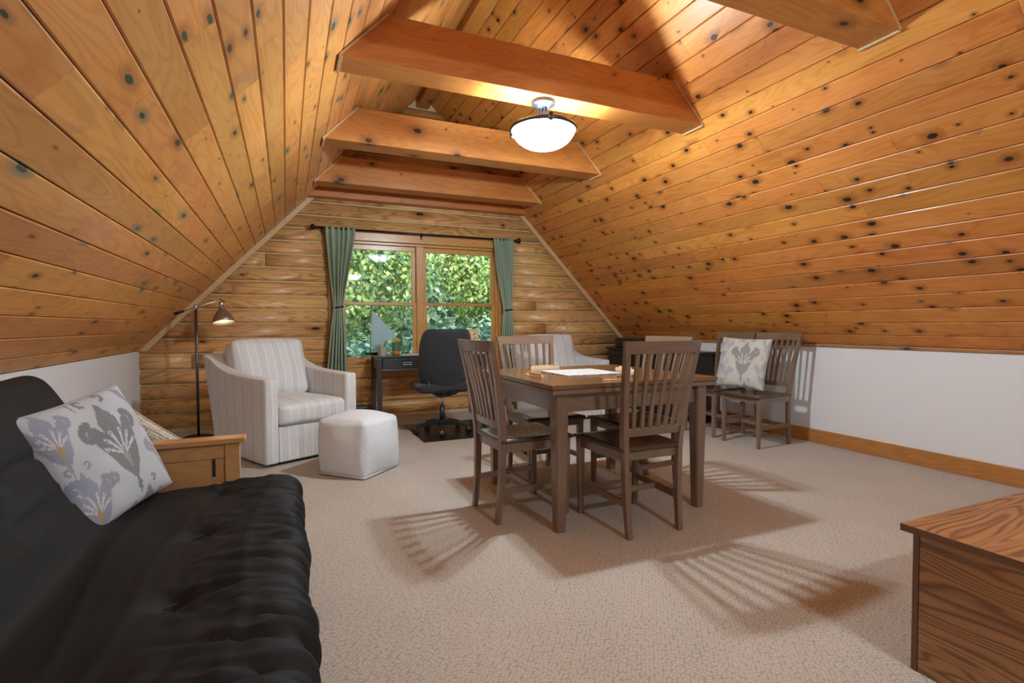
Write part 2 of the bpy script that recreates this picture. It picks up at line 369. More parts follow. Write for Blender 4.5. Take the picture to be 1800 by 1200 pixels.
def softbox(h, r, n=14, puff=(0, 0, 0), wr=0., seed=0, fn=None):
    """rounded, puffed cushion block; returns verts, faces"""
    idx = {}; V = []; Fc = []
    def key(i, j, k):
        t = (i, j, k)
        if t not in idx: idx[t] = len(V); V.append([2 * x / n - 1 for x in t])
        return idx[t]
    for a in range(3):
        for s in (0, n):
            for i in range(n):
                for j in range(n):
                    q = []
                    for di, dj in ((0, 0), (1, 0), (1, 1), (0, 1)):
                        t = [0, 0, 0]; t[a] = s; t[(a + 1) % 3] = i + di; t[(a + 2) % 3] = j + dj; q.append(key(*t))
                    Fc.append(q if s else q[::-1])
    P = np.array(V); h = np.array(h, float)
    P2 = np.sign(P) * np.abs(P) ** .85
    q = P2 * h; inner = np.clip(q, -(h - r), h - r); d = q - inner; L = np.linalg.norm(d, axis=1, keepdims=True); L[L < 1e-9] = 1
    pos = inner + d / L * np.minimum(r, np.abs(d).max(1, keepdims=True) + 1e-9)
    for a in range(3):
        b_, c_ = (a + 1) % 3, (a + 2) % 3
        pos[:, a] += P2[:, a] ** 3 * puff[a] * (1 - P2[:, b_] ** 2) * (1 - P2[:, c_] ** 2)
    if wr:
        g = np.random.default_rng(seed)
        for _ in range(10):
            k = g.normal(size=3) * 9; pos += (np.sin(pos @ k + g.uniform(0, 6)) * wr * .35)[:, None] * g.normal(size=3) * .6
    if fn is not None: pos = fn(pos, P)
    return pos, Fc
def softo(name, h, r, m, parent=None, loc=(0, 0, 0), rot=(0, 0, 0), **kw):
    v, f = softbox(h, r, **kw); o = mesh_obj(name, v, f, m, parent, True); o.location = loc; o.rotation_euler = rot
    return o

# ------------------------------------------------------------------ room shell
boxo('floor', ((XL + XR) / 2, (D + YF) / 2, -.05), (XR - XL + .4, D - YF + .4, .1), 'carpet', bev=0)['kind'] = 'structure'
tag(boxo('wall_left', (XL - .06, (D + YF) / 2, ZL / 2), (.12, D - YF, ZL), 'wall', bev=0), kind='structure')
tag(boxo('wall_right', (XR + .06, (D + YF) / 2, ZR / 2), (.12, D - YF, ZR), 'wall', bev=0), kind='structure')
tag(boxo('baseboard_right', (0, 0, 0), (D - YF - .02, .02, .126), 'base', bev=.003), kind='structure')
bb = bpy.data.objects['baseboard_right']; bb.location = (XR - .0105, (D + YF) / 2, .0635); bb.rotation_euler = (0, 0, PI / 2)
tag(boxo('baseboard_left', (0, 0, 0), (D - YF - .02, .02, .126), 'base', bev=.003), kind='structure')
bb = bpy.data.objects['baseboard_left']; bb.location = (XL + .0105, (D + YF) / 2, .0635); bb.rotation_euler = (0, 0, PI / 2)
# front gable (behind the camera)
mesh_obj('wall_front', [(XL - .1, YF, 0), (XR + .1, YF, 0), (XR + .1, YF, ZR), (RX, YF, RZ + .1), (XL - .1, YF, ZL),
                        (XL - .1, YF - .12, 0), (XR + .1, YF - .12, 0), (XR + .1, YF - .12, ZR), (RX, YF - .12, RZ + .1), (XL - .1, YF - .12, ZL)],
         [(0, 1, 2, 3, 4), (9, 8, 7, 6, 5), (0, 5, 6, 1), (1, 6, 7, 2), (2, 7, 8, 3), (3, 8, 9, 4), (4, 9, 5, 0)], 'wall')['kind'] = 'structure'

# sloped ceilings: backing board + planks
def slope(name, P0, m_, sgn, width, mat, phase):
    # P0 = bottom edge (x,z); direction up-slope (sgn*1, m)
    dx, dz = sgn / math.hypot(1, m_), m_ / math.hypot(1, m_)
    nx, nz = sgn * dz, -dx * sgn          # inward normal (into the room)
    nv = Vector((dz * sgn, 0, -abs(dx)))
    Ls = abs(RX - P0[0]) / abs(dx)
    root = mesh_obj(name, [(P0[0] - nv.x * a - dx * .1, y, P0[1] - nv.z * a - dz * .1) if e == 0 else (P0[0] + dx * (Ls + .03) - nv.x * a, y, P0[1] + dz * (Ls + .03) - nv.z * a)
                           for a in (.021, .12) for y in (YF - .1, D + .1) for e in (0, 1)],
                    [(0, 1, 3, 2), (4, 6, 7, 5), (0, 4, 5, 1), (2, 3, 7, 6), (0, 2, 6, 4), (1, 5, 7, 3)], 'dark_gap')
    root['kind'] = 'structure'
    X = Vector((0, 1, 0)); Y = Vector((dx, 0, dz)); Z = X.cross(Y)
    if Z.dot(nv) < 0: X = -X; Z = -Z
    R3 = Matrix((X, Y, Z)).transposed()
    rows = int((Ls - phase) / width) + 2; r2 = random.Random(len(name))
    for i in range(-1, rows):
        s0 = max(0, phase + i * width); s1 = min(Ls, phase + (i + 1) * width)
        if s1 - s0 < .02: continue
        y = YF - r2.uniform(0, 1.6)
        while y < D - .02:
            L = r2.choice([1.5, 1.9, 2.4, 2.9, 3.3]); a, b_ = max(y, YF), min(y + L, D)
            y += L
            if b_ - a < .05: continue
            hw = (s1 - s0) / 2; hl = (b_ - a) / 2 - .0006; c = .0055; g = .0016; t = .02
            v = []
            for x in (-hl, hl): v += [(x, -hw + g, -t), (x, -hw + g, -c), (x, -hw + c + g, 0), (x, hw - c - g, 0), (x, hw - g, -c), (x, hw - g, -t)]
            f = [(k, (k + 1) % 6, (k + 1) % 6 + 6, k + 6) for k in range(6)] + [(5, 4, 3, 2, 1, 0), (6, 7, 8, 9, 10, 11)]
            o = mesh_obj('plank', v, f, mat)
            mw = R3.to_4x4(); sm = (s0 + s1) / 2; mw.translation = Vector((P0[0] + dx * sm, (a + b_) / 2, P0[1] + dz * sm))
            o.parent = root; o.matrix_world = mw
    return root
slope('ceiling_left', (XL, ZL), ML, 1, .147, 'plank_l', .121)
slope('ceiling_right', (XR, ZR), MR, -1, .1425, 'plank', .128)
rb = tag(boxo('trim_1', (0, 0, 0), (D - YF - .02, .15, .16), 'beam', bev=.004), kind='structure'); rb.location = (RX, (D + YF) / 2, 3.90); rb.rotation_euler = (0, 0, PI / 2)

# ceiling beams
BW = .2073; ZB = 2.6266; ZT = 2.9089
def beam(y, z0, label, wd=BW, zt=ZT):
    root = empty('ceiling_beam', (RX, y + wd / 2, z0), label=label, cat='beam', group='pine ceiling beams')
    def X(f, z): return f(z) - RX
    e = .004
    v = []
    for yy in (-wd / 2, wd / 2):
        v += [(X(xl, z0) - e + .006, yy, 0), (X(xr, z0) + e - .006, yy, 0), (X(xr, zt) - .002, yy, zt - z0), (X(xl, zt) + .002, yy, zt - z0)]
    bm = bmesh.new(); vs = [bm.verts.new(p) for p in v]
    for q in ((0, 1, 2, 3), (7, 6, 5, 4), (0, 4, 5, 1), (1, 5, 6, 2), (2, 6, 7, 3), (3, 7, 4, 0)): bm.faces.new([vs[i] for i in q])
    bmesh.ops.bevel(bm, geom=list(bm.edges), offset=.003, segments=1, affect='EDGES')
    bm_obj('timber', bm, 'beam', root)
    if wd < .2: return root
    for s, f in ((1, xl), (-1, xr)):
        for yy in (-wd / 2 - .006,):
            bm = bmesh.new(); d = .016
            p0 = Vector((X(f, z0) + s * .004, yy, 0)); p1 = Vector((X(f, zt) + s * .004, yy, zt - z0)); t = Vector((s * d, 0, 0))
            hull(bm, [p0, p0 + t, p0 + t + Vector((0, .012, 0)), p0 + Vector((0, .012, 0))], [p1, p1 + t, p1 + t + Vector((0, .012, 0)), p1 + Vector((0, .012, 0))])
            bm_obj('edge_moulding', bm, 'trim', root)
        bm = bmesh.new(); box(bm, (X(f, z0) + s * .016, 0, -.006), (.02, wd, .011), .002)
        bm_obj('end_moulding', bm, 'trim', root)
    return root
beam(1.686, ZB, 'broad pine ceiling beam with dark knots, before the lamp beam')
beam(3.062, ZB, 'broad pine ceiling beam that carries the bowl ceiling lamp')
beam(4.4505, ZB, 'broad pine ceiling beam next beyond the lamp beam towards the window')
beam(5.7825, ZB, 'broad pine ceiling beam nearest the flat board above the log wall')
for y in (.31, -1.07, -2.45): beam(y, ZB, 'broad pine ceiling beam at the open end of the attic')
tag(beam(6.27, 2.588, 'flat pine board beam lying against the log gable above the window', wd=.16), label='flat pine board beam lying against the log gable above the window')

# ------------------------------------------------------------------ log gable wall with window
WX0, WX1, WZ0, WZ1 = .575, 2.60, .655, 2.135
bm = bmesh.new()
def wallpoly(pts):
    a = [bm.verts.new((x, D - .009, z)) for x, z in pts]; b_ = [bm.verts.new((x, D + .16, z)) for x, z in pts]
    bm.faces.new(a[::-1]); bm.faces.new(b_); n = len(pts)
    for i in range(n): bm.faces.new((a[i], a[(i + 1) % n], b_[(i + 1) % n], b_[i]))
wallpoly([(XL - .1, 0), (WX0, 0), (WX0, xl(WX0) if 0 else (ZL + (WX0 - XL) * ML)), (XL - .1, ZL - .1 * ML)])
wallpoly([(WX1, 0), (XR + .1, 0), (XR + .1, ZR - .1 * MR), (WX1, ZR + (XR - WX1) * MR)])
wallpoly([(WX0, 0), (WX1, 0), (WX1, WZ0), (WX0, WZ0)])
zl_ = ZL + (WX0 - XL) * ML; zr_ = ZR + (XR - WX1) * MR
wallpoly([(WX0, WZ1), (WX1, WZ1), (WX1, zr_), (RX, RZ), (WX0, zl_)])
wb = bm_obj('wall_back', bm, 'caulk'); wb['kind'] = 'structure'
zs = [0, .036, .193, .35, .508, .665, .828, .990, 1.152, 1.310, 1.466, 1.625, 1.786, 1.940, 2.092, 2.247, 2.398]
while zs[-1] < 3.95: zs.append(zs[-1] + .157)
CX0, CX1, CZ0, CZ1 = .455, 2.71, .625, 2.262     # outside of the window casing
joints = {5: [-.93], 4: [-.35, 1.9], 2: [.3], 7: [3.3], 9: [3.15], 12: [-.2]}
def log(x0, x1, z0, z1, cutL, cutR):
    n = 7; h = z1 - z0 - .013; prof = []
    for k in range(n + 1):
        a = k / n * PI; zz = z0 + .0065 + h * (1 - math.cos(a)) / 2; prof.append((  .010 + .038 * math.sin(a) ** .7, zz))
    v = []; zc = (z0 + z1) / 2
    for end in (0, 1):
        for d, zz in [(0, prof[0][1])] + prof + [(0, prof[-1][1])]:
            x = x0 if end == 0 else x1
            if end == 0 and cutL: x = max(x0, xl(zz) + .002)
            if end == 1 and cutR: x = min(x1, xr(zz) - .002)
            v.append((x - x0, -d, zz - zc))
    m_ = len(prof) + 2; f = [(k, (k + 1) % m_, (k + 1) % m_ + m_, k + m_) for k in range(m_)]
    f += [tuple(range(m_))[::-1], tuple(range(m_, 2 * m_))]
    o = mesh_obj('log', v, f, 'log', wb, True); o.location = (x0, D - .0005, zc)
    o.data.polygons[-1].use_smooth = False; o.data.polygons[-2].use_smooth = False
for i, (z0, z1) in enumerate(zip(zs, zs[1:])):
    if z1 - z0 < .05: continue
    zt_ = max(z0, min(z1, 3.9)); a, b_ = xl(z0 if z0 > ZL else ZL), xr(z0 if z0 > ZR else ZR)
    if xr(z1) - xl(z1) < .1: continue
    segs = [(a, b_)]
    if z1 > CZ0 + .02 and z0 < CZ1 - .02: segs = [(a, CX0), (CX1, b_)]
    out = []
    for s0, s1 in segs:
        for j in sorted(joints.get(i, [])):
            if s0 + .1 < j < s1 - .1: out.append((s0, j - .002)); s0 = j + .002
        out.append((s0, s1))
    for s0, s1 in out: log(s0, s1, z0, z1, True, True)
# sloped trim boards on gable
def slanted(name, f, z0, z1, s):
    bm = bmesh.new(); d = .05 * 1.42; y0, y1 = D - .075, D - .03
    pa = [(f(z0), y0, z0), (f(z0) + s * d, y0, z0), (f(z0) + s * d, y1, z0), (f(z0), y1, z0)]
    pb = [(x + f(z1) - f(z0), y, z1) for x, y, z in pa]
    hull(bm, [(x, y, z) for x, y, z in pa], pb); o = bm_obj(name, bm, 'trim'); o['kind'] = 'structure'
    return o
slanted('trim_2', lambda z: xl(z) + .002, ZL, 2.585, 1)
slanted('trim_3', lambda z: xr(z) - .002, ZR, 2.585, -1)
tk = tag(boxo('trim_4', (0, 0, 0), (D - YF - .1, .014, .02), 'base', bev=.002), kind='structure'); tk.location = (XR - .010, (D + YF) / 2, ZR - .012); tk.rotation_euler = (0, 0, PI / 2)

# window: casing + two double-hung units
tr5 = tag(empty('trim_5', ((WX0 + WX1) / 2, D, 0)), kind='structure')
def cas(name, x0, x1, z0, z1, y0, y1, par, mt='casing', bev=.003):
    w_, h_ = x1 - x0, z1 - z0
    bm = bmesh.new()
    if w_ >= h_: box(bm, (0, 0, 0), (w_, y1 - y0, h_), bev); rot = (0, 0, 0)
    else: box(bm, (0, 0, 0), (h_, y1 - y0, w_), bev); rot = (0, PI / 2, 0)
    o = bm_obj(name, bm, mt); mw = Matrix.Translation(((x0 + x1) / 2, (y0 + y1) / 2, (z0 + z1) / 2)) @ Matrix.Rotation(rot[1], 4, 'Y')
    if par: o.parent = par; bpy.context.view_layer.update(); o.matrix_parent_inverse = par.matrix_world.inverted()
    o.matrix_world = mw
    return o
cas('head_casing', CX0, CX1, 2.137, CZ1, D - .055, D - .0, tr5)
cas('side_casing', CX0, WX0 + .0, CZ0 + .03, 2.137, D - .05, D, tr5)
cas('side_casing', WX1 - .0, CX1, CZ0 + .03, 2.137, D - .05, D, tr5)
cas('sill', CX0 - .02, CX1 + .02, WZ0 - .03, WZ0 + .0, D - .07, D, tr5)
cas('apron_board', CX0, CX1, .50, WZ0 - .031, D - .058, D, tr5)
cas('jamb', WX0 + .001, WX1 - .001, 2.107, WZ1 - .001, D, D + .13, tr5)
cas('jamb', WX0 + .001, WX1 - .001, WZ0 + .001, WZ0 + .025, D, D + .13, tr5)
cas('jamb', WX0 + .001, WX0 + .03, WZ0 + .026, 2.106, D, D + .13, tr5)
cas('jamb', WX1 - .03, WX1 - .001, WZ0 + .026, 2.106, D, D + .13, tr5)
def dh(name, x0, x1):
    root = tag(empty(name, ((x0 + x1) / 2, D + .06, WZ0 + .025)), kind='structure')
    zb, zt, zm = WZ0 + .026, 2.106, 1.388; s = .048
    for nm, a, b_, y in (('lower_sash', zb, zm + .02, D + .03), ('upper_sash', zm - .018, zt, D + .07)):
        sash = empty(nm, (0, 0, 0)); sash.parent = root
        bpy.context.view_layer.update(); sash.matrix_parent_inverse = root.matrix_world.inverted()
        bot = .06 if nm == 'lower_sash' else .036; tp = .036 if nm == 'lower_sash' else .06
        cas('rail', x0, x1, a, a + bot, y - .017, y + .017, sash); cas('rail', x0, x1, b_ - tp, b_, y - .017, y + .017, sash)
        cas('stile', x0, x0 + s, a + bot, b_ - tp, y - .017, y + .017, sash); cas('stile', x1 - s, x1, a + bot, b_ - tp, y - .017, y + .017, sash)
        cas('pane', x0 + s - .004, x1 - s + .004, a + bot - .004, b_ - tp + .004, y - .002, y + .002, sash, 'glass', 0)
    return root
dh('window_1', WX0 + .031, 1.505)
dh('window_2', 1.595, WX1 - .031)
cas('mullion', 1.506, 1.594, WZ0 + .026, 2.106, D - .005, D + .125, tr5)

# ------------------------------------------------------------------ outside: ground and trees
gr = mesh_obj('ground', [(-30, D + 1.2, -3.2), (30, D + 1.2, -3.2), (30, 45, 9), (-30, 45, 9)], [(0, 1, 2, 3)], 'ground'); gr['kind'] = 'structure'
def tree(name, label, c, rad, n, mat, size, seed):
    g = np.random.default_rng(seed); c = np.array(c); rad = np.array(rad)
    root = empty(name, (c[0], c[1], -2.6), label=label, cat='tree', group='trees outside the window')
    tubeo('trunk', [(0, 0, -.6), (.05, 0, 1.), (.0, .1, c[2] + 2.6)], [.12, .1, .03], 'bark', root, 8)
    nc = n // 26; cl = g.normal(size=(nc, 3)); cl /= np.linalg.norm(cl, axis=1, keepdims=True); cl *= g.uniform(.5, 1, (nc, 1)) ** .6
    nrm = lambda a: a / np.linalg.norm(a, axis=1, keepdims=True)
    ci = cl[np.arange(n) % nc]; q = ci * rad + g.normal(size=(n, 3)) * rad * .11
    out = nrm(ci + g.normal(size=(n, 3)) * .4 + np.array([0, -.35, .25])); dr = np.cross(out, g.normal(size=(n, 3))); dr = nrm(dr); dr[:, 2] -= .7; dr -= out * (dr * out).sum(1, keepdims=True); dr = nrm(dr)
    sd_ = np.cross(out, dr); L = size * g.uniform(.6, 1.4, (n, 1)); W = L * .3; p = q + np.array([0, 0, c[2] + 2.6])
    V = np.stack([p, p + dr * L * .45 + sd_ * W - out * L * .08, p + dr * L - out * L * .12, p + dr * L * .45 - sd_ * W - out * L * .08], 1).reshape(-1, 3)
    k4 = np.arange(n) * 4; Fc = np.concatenate([np.stack([k4, k4 + 1, k4 + 2], 1), np.stack([k4, k4 + 2, k4 + 3], 1)]).tolist()
    o = mesh_obj('foliage', V, Fc, mat, root); o['kind'] = 'stuff'
    return root
tree('maple_tree', 'bright green maple boughs close outside the left window', (.7, 9.3, 2.35), (1.75, .8, 1.5), 14000, 'leaf1', .095, 1)
tree('maple_tree', 'yellow green maple crown outside the right window', (4.55, 10.4, 2.6), (1.75, .7, 1.55), 14000, 'leaf1', .095, 2)
tree('leafy_shrub', 'dark glossy shrub low outside the right window', (4.0, 8.7, -.1), (1.75, .45, 1.35), 10000, 'leaf2', .095, 3)
tree('leafy_shrub', 'drooping green shrub low outside the left window', (.5, 8.1, -.5), (1.6, .4, 1.45), 9000, 'leaf2', .105, 4)
tree('background_tree', 'dark tree filling the gap behind the maples', (2.6, 13.0, 2.2), (6.5, 1.4, 4.2), 22000, 'leaf2', .22, 5)

# ------------------------------------------------------------------ curtains and rod
rod = empty('curtain_rod', (1.576, 6.33, 2.245), label='black metal curtain rod with round finials above the window', cat='curtain rod')
tubeo('rod', [(-1.235, 0, 0), (1.235, 0, 0)], .011, 'black_metal', rod)
for s in (-1, 1):
    bm = bmesh.new(); lathe(bm, [(0, 0), (.016, .004), (.016, .014), (.011, .018), (.02, .026), (.033, .042), (.035, .052), (.028, .068), (.0, .074)], n=20)
    o = bm_obj('finial', bm, 'black_metal', rod, True); o.location = (s * 1.235, 0, 0); o.rotation_euler = (0, s * PI / 2, 0)
for x in (-1.18, -.02, 1.18):
    bm = bmesh.new(); tube_pts(bm, [(x, 0, -.012), (x, .05, -.03), (x, .066, -.03)], .007, 8); box(bm, (x, .064, -.03), (.02, .006, .06), .001); bm_obj('bracket', bm, 'black_metal', rod)
def curtain(name, label, keys, ztie, ytop):
    # keys: (z, xleft, xright, depth)
    root = empty(name, ((keys[0][1] + keys[0][2]) / 2, ytop, 0), label=label, cat='curtain', group='sage curtains')
    ox = root.location.x
    nu, nv = 90, 60; zs_ = np.linspace(keys[0][0], keys[-1][0], nv); kz = [k[0] for k in keys][::-1]
    def it(z, c): return np.interp(z, kz, [k[c] for k in keys][::-1])
    V = []; Fc = []
    for j, z in enumerate(zs_):
        a, b_, dp = it(z, 1), it(z, 2), it(z, 3)
        for i in range(nu + 1):
            u = i / nu; ph = 2 * PI * 5.5 * u + .8 * math.sin(3 * u * PI + .5)
            sag = .0
            V.append((a + (b_ - a) * u - ox + .004 * math.sin(ph * 2 + z * 3), -dp * .5 * (1 + math.sin(ph + .35 * math.sin(z * 2.2))) + .012 * math.sin(u * 9 + z * 4), z))
    for j in range(nv - 1):
        for i in range(nu): q = j * (nu + 1) + i; Fc.append((q, q + 1, q + nu + 2, q + nu + 1))
    o = mesh_obj('panel', V, Fc, 'curtain', root, True)
    sm = o.modifiers.new('thick', 'SOLIDIFY'); sm.thickness = .004
    a, b_, dp = it(ztie, 1), it(ztie, 2), it(ztie, 3)
    bm = bmesh.new(); pts = [((a + b_) / 2 - ox + (b_ - a + .02) / 2 * math.cos(t), -dp * .5 + (dp * .5 + .012) * math.sin(t), ztie + .008 * math.cos(t)) for t in np.linspace(0, 2 * PI, 25)]
    tube_pts(bm, pts, .009, 8, False); bm_obj('tieback', bm, 'black_metal', root, True)
    return root
curtain('curtain', 'sage green curtain tied back beside the striped armchair and desk', [(2.262, .425, .755, .05), (2.17, .425, .752, .05), (1.85, .45, .70, .07), (1.345, .505, .60, .075), (1.1, .475, .625, .07), (.62, .425, .635, .07), (.12, .40, .66, .07)], 1.335, 6.345)
curtain('curtain', 'sage green curtain tied back behind the far dining chair', [(2.262, 2.49, 2.765, .05), (2.15, 2.50, 2.765, .05), (1.8, 2.54, 2.765, .06), (1.33, 2.615, 2.735, .07), (1.1, 2.60, 2.76, .065), (.5, 2.57, 2.79, .065), (.12, 2.56, 2.80, .065)], 1.32, 6.345)

# ------------------------------------------------------------------ ceiling lamp, and a copy added as unseen fill
def ceiling_lamp(loc, label, watts):
    root = empty('ceiling_lamp', loc, label=label, cat='ceiling lamp')
    bm = bmesh.new(); lathe(bm, [(0, 0), (.078, 0), (.082, -.01), (.078, -.024), (.05, -.028), (.046, -.04), (.034, -.044), (.0, -.046)], n=36); bm_obj('canopy', bm, 'pewter', root, True)
    for k in range(3):
        a = k * 2 * PI / 3 + .6; c, s = math.cos(a), math.sin(a)
        o = tubeo('stem', [(.03 * c, .03 * s, -.04), (.03 * c, .03 * s, -.09), (.045 * c, .045 * s, -.13), (.085 * c, .085 * s, -.168)], .008, 'pewter', root, 8)
    tubeo('hub', [(0, 0, -.04), (0, 0, -.215)], .012, 'pewter', root)
    bm = bmesh.new(); lathe(bm, [(0, -.212), (.082, -.212), (.085, -.215), (.082, -.218), (0, -.218)], n=32); bm_obj('light_shield', bm, 'pewter', root, True)  # disc added to keep the bulbs' light off canopy and beam
    zr = -.185
    bm = bmesh.new(); lathe(bm, [(.212, zr + .010), (.222, zr + .012), (.228, zr), (.222, zr - .012), (.212, zr - .010), (.212, zr + .010)], n=56); bm_obj('rim', bm, 'pewter', root, True)
    for k in range(3):
        a = k * 2 * PI / 3 + 2.35; c, s = .23 * math.cos(a), .23 * math.sin(a)
        bm = bmesh.new(); tube_pts(bm, [(c, s, zr - .026), (c, s, zr + .026)], .009, 8)
        for dz in (-.018, 0, .018): tube_pts(bm, [(c, s, zr + dz - .006), (c, s, zr + dz + .006)], .015, 10)
        bm_obj('clip', bm, 'pewter', root, True)
    prof = []
    for k in range(13):
        t = k / 12 * PI / 2; prof.append((.214 * math.cos(t) ** .8 if k < 12 else 0, zr - .004 - .125 * math.sin(t) ** 1.25))
    bm = bmesh.new(); lathe(bm, prof, n=56); bm_obj('glass_bowl', bm, 'bowl', root, True)
    for dx in (-.07, .07):
        ld = bpy.data.lights.new('lamp_light', 'POINT'); ld.energy = watts / 2; ld.shadow_soft_size = .035; ld.color = LAMP_COL
        lo = bpy.data.objects.new('lamp_light', ld); COL.objects.link(lo); lo.parent = root; lo.location = (dx, -.03 * (dx > 0), zr - .065)
    return root
ceiling_lamp((1.617, 3.166, ZB - .0005), 'frosted glass bowl ceiling lamp with pewter rim under the pine beam', LAMP_W)
ceiling_lamp((1.617, -.966, ZB - .0005), 'unseen fill lamp with frosted glass bowl, added at the open end of the attic', FILL_LAMP_W)  # unseen second fixture, added to brighten the room

# ------------------------------------------------------------------ dining table
T = empty('dining_table', (1.825, 2.915, 0), label='square taupe wooden dining table with double-layer top and tapered legs', cat='table')
TW, TD = 1.13, 1.09
boxo('table_top', (0, 0, .7925), (TW, TD, .025), 'top', T, .004)
boxo('extension_leaf', (0, 0, .766), (TW - .006, TD - .006, .024), 'furnx', T, .003)
for s in (-1, 1):
    boxo('apron', (0, s * (TD / 2 - .08), .70), (TW - .2, .022, .105), 'furnx', T)
    boxo('apron', (s * (TW / 2 - .08), 0, .70), (.022, TD - .2, .105), 'furnx', T)
    for t in (-1, 1):
        bm = bmesh.new(); cx, cy = s * (TW / 2 - .082), t * (TD / 2 - .082)
        frustum(bm, (cx, cy, 0), (.055, .055), (cx, cy, .60), (.076, .076)); frustum(bm, (cx, cy, .6001), (.076, .076), (cx, cy, .753), (.076, .076))
        bmesh.ops.bevel(bm, geom=[e for e in bm.edges if abs(e.verts[0].co.z - e.verts[1].co.z) > .1], offset=.006, segments=2, affect='EDGES')
        bm_obj('leg', bm, 'furn', T)

# ------------------------------------------------------------------ dining chairs (face +Y locally)
def make_chair():
    root = empty('dining_chair')
    # seat: slightly scooped slab
    nu = 12; V = []; Fc = []
    def sx(v): return .195 + .03 * v           # half width rear->front
    for side in (0, 1):
        for j in range(nu + 1):
            for i in range(nu + 1):
                u, v = i / nu * 2 - 1, j / nu; e = min(1 - abs(u), v, 1 - v) * 2
                z = .479 - .010 * (1 - u * u) * math.sin(PI * v) ** .7 - (.006 if e < .02 else 0) if side == 0 else .456
                V.append((u * (sx(v)), -.215 + .46 * v + .008 * (1 - u * u) * v, z))
    N = (nu + 1) ** 2
    for j in range(nu):
        for i in range(nu):
            q = j * (nu + 1) + i; Fc.append((q, q + 1, q + nu + 2, q + nu + 1)); Fc.append((N + q, N + q + nu + 1, N + q + nu + 2, N + q + 1))
    for k in range(nu):
        for a, b_ in ((k, k + 1), ((nu) * (nu + 1) + k + 1, (nu) * (nu + 1) + k), ((k + 1) * (nu + 1), k * (nu + 1)), (k * (nu + 1) + nu, (k + 1) * (nu + 1) + nu)): Fc.append((a, N + a, N + b_, b_))
    o = mesh_obj('seat', V, Fc, 'seat', root, True)
    o.data.polygons.foreach_set('use_smooth', [True] * len(o.data.polygons))
    for s in (-1, 1):
        bm = bmesh.new(); hull(bm, rect((s * .195, .212, 0), .028, .028), rect((s * .20, .207, .455), .042, .042))
        bmesh.ops.bevel(bm, geom=[e for e in bm.edges if abs(e.verts[0].co.z - e.verts[1].co.z) > .1], offset=.004, segments=1, affect='EDGES'); bm_obj('leg', bm, 'furn', root)
        # rear leg + back post: one curved piece
        secs = [(0, -.225, .028, .165), (.2, -.205, .034, .170), (.42, -.198, .040, .176), (.50, -.200, .042, .180), (.62, -.213, .040, .190), (.80, -.242, .034, .206), (.95, -.275, .028, .220), (1.0, -.286, .026, .2245)]
        bm = bmesh.new(); prev = None
        for z, y, d, x in secs:
            ring = [bm.verts.new(p) for p in rect((s * x, y, z), .030, d)]
            if prev:
                for k in range(4): bm.faces.new((prev[k], prev[(k + 1) % 4], ring[(k + 1) % 4], ring[k]))
            else: bm.faces.new(ring[::-1])
            prev = ring
        bm.faces.new(prev); bm_obj('leg', bm, 'furn', root)
        bm = bmesh.new(); hull(bm, [(s * .176, -.18, .405), (s * .196, -.18, .405), (s * .196, -.18, .455), (s * .176, -.18, .455)], [(s * .19, .19, .405), (s * .21, .19, .405), (s * .21, .19, .455), (s * .19, .19, .455)]); bm_obj('seat_rail', bm, 'furnx', root)
        bm = bmesh.new(); hull(bm, [(s * .163, -.19, .165), (s * .181, -.19, .165), (s * .181, -.19, .198), (s * .163, -.19, .198)], [(s * .189, .2, .165), (s * .207, .2, .165), (s * .207, .2, .198), (s * .189, .2, .198)]); bm_obj('stretcher', bm, 'furnx', root)
    boxo('stretcher', (0, .0, .181), (.355, .022, .032), 'furnx', root)
    boxo('seat_rail', (0, .207, .43), (.37, .02, .05), 'furnx', root); boxo('seat_rail', (0, -.19, .43), (.32, .02, .05), 'furnx', root)
    # curved rails
    def rail(nm, z0, z1, half, y0, y1, bow, th):
        n = 12; bm = bmesh.new(); prev = None
        for i in range(n + 1):
            u = i / n * 2 - 1; b_ = -bow * (1 - u * u)
            ring = [bm.verts.new(p) for p in ((u * half[0], y0 + b_ - th / 2, z0), (u * half[0], y0 + b_ + th / 2, z0), (u * half[1], y1 + b_ + th / 2, z1), (u * half[1], y1 + b_ - th / 2, z1))]
            if prev:
                for k in range(4): bm.faces.new((prev[k], prev[(k + 1) % 4], ring[(k + 1) % 4], ring[k]))
            else: bm.faces.new(ring[::-1])
            prev = ring
        bm.faces.new(prev); return bm_obj(nm, bm, 'furnx', root)
    rail('top_rail', .972, 1.036, (.238, .246), -.279, -.292, .026, .022)
    rail('lower_rail', .535, .575, (.172, .175), -.204, -.208, .006, .022)
    for k in range(6):
        u = (k - 2.5) / 2.5; x0, x1 = u * .126, u * .163
        bm = bmesh.new(); y0, y1 = -.206 - .005 * (1 - u * u), -.278 - .024 * (1 - (u * .7) ** 2)
        prev = None
        for t in (0, .35, .7, 1):
            x = x0 + (x1 - x0) * t; y = y0 + (y1 - y0) * t + .012 * math.sin(PI * t) * .6; z = .57 + .405 * t
            ring = [bm.verts.new(p) for p in rect((x, y, z), .021, .012)]
            if prev:
                for q in range(4): bm.faces.new((prev[q], prev[(q + 1) % 4], ring[(q + 1) % 4], ring[q]))
            else: bm.faces.new(ring[::-1])
            prev = ring
        bm.faces.new(prev); bm_obj('slat', bm, 'furn', root)
    return root
proto = make_chair()
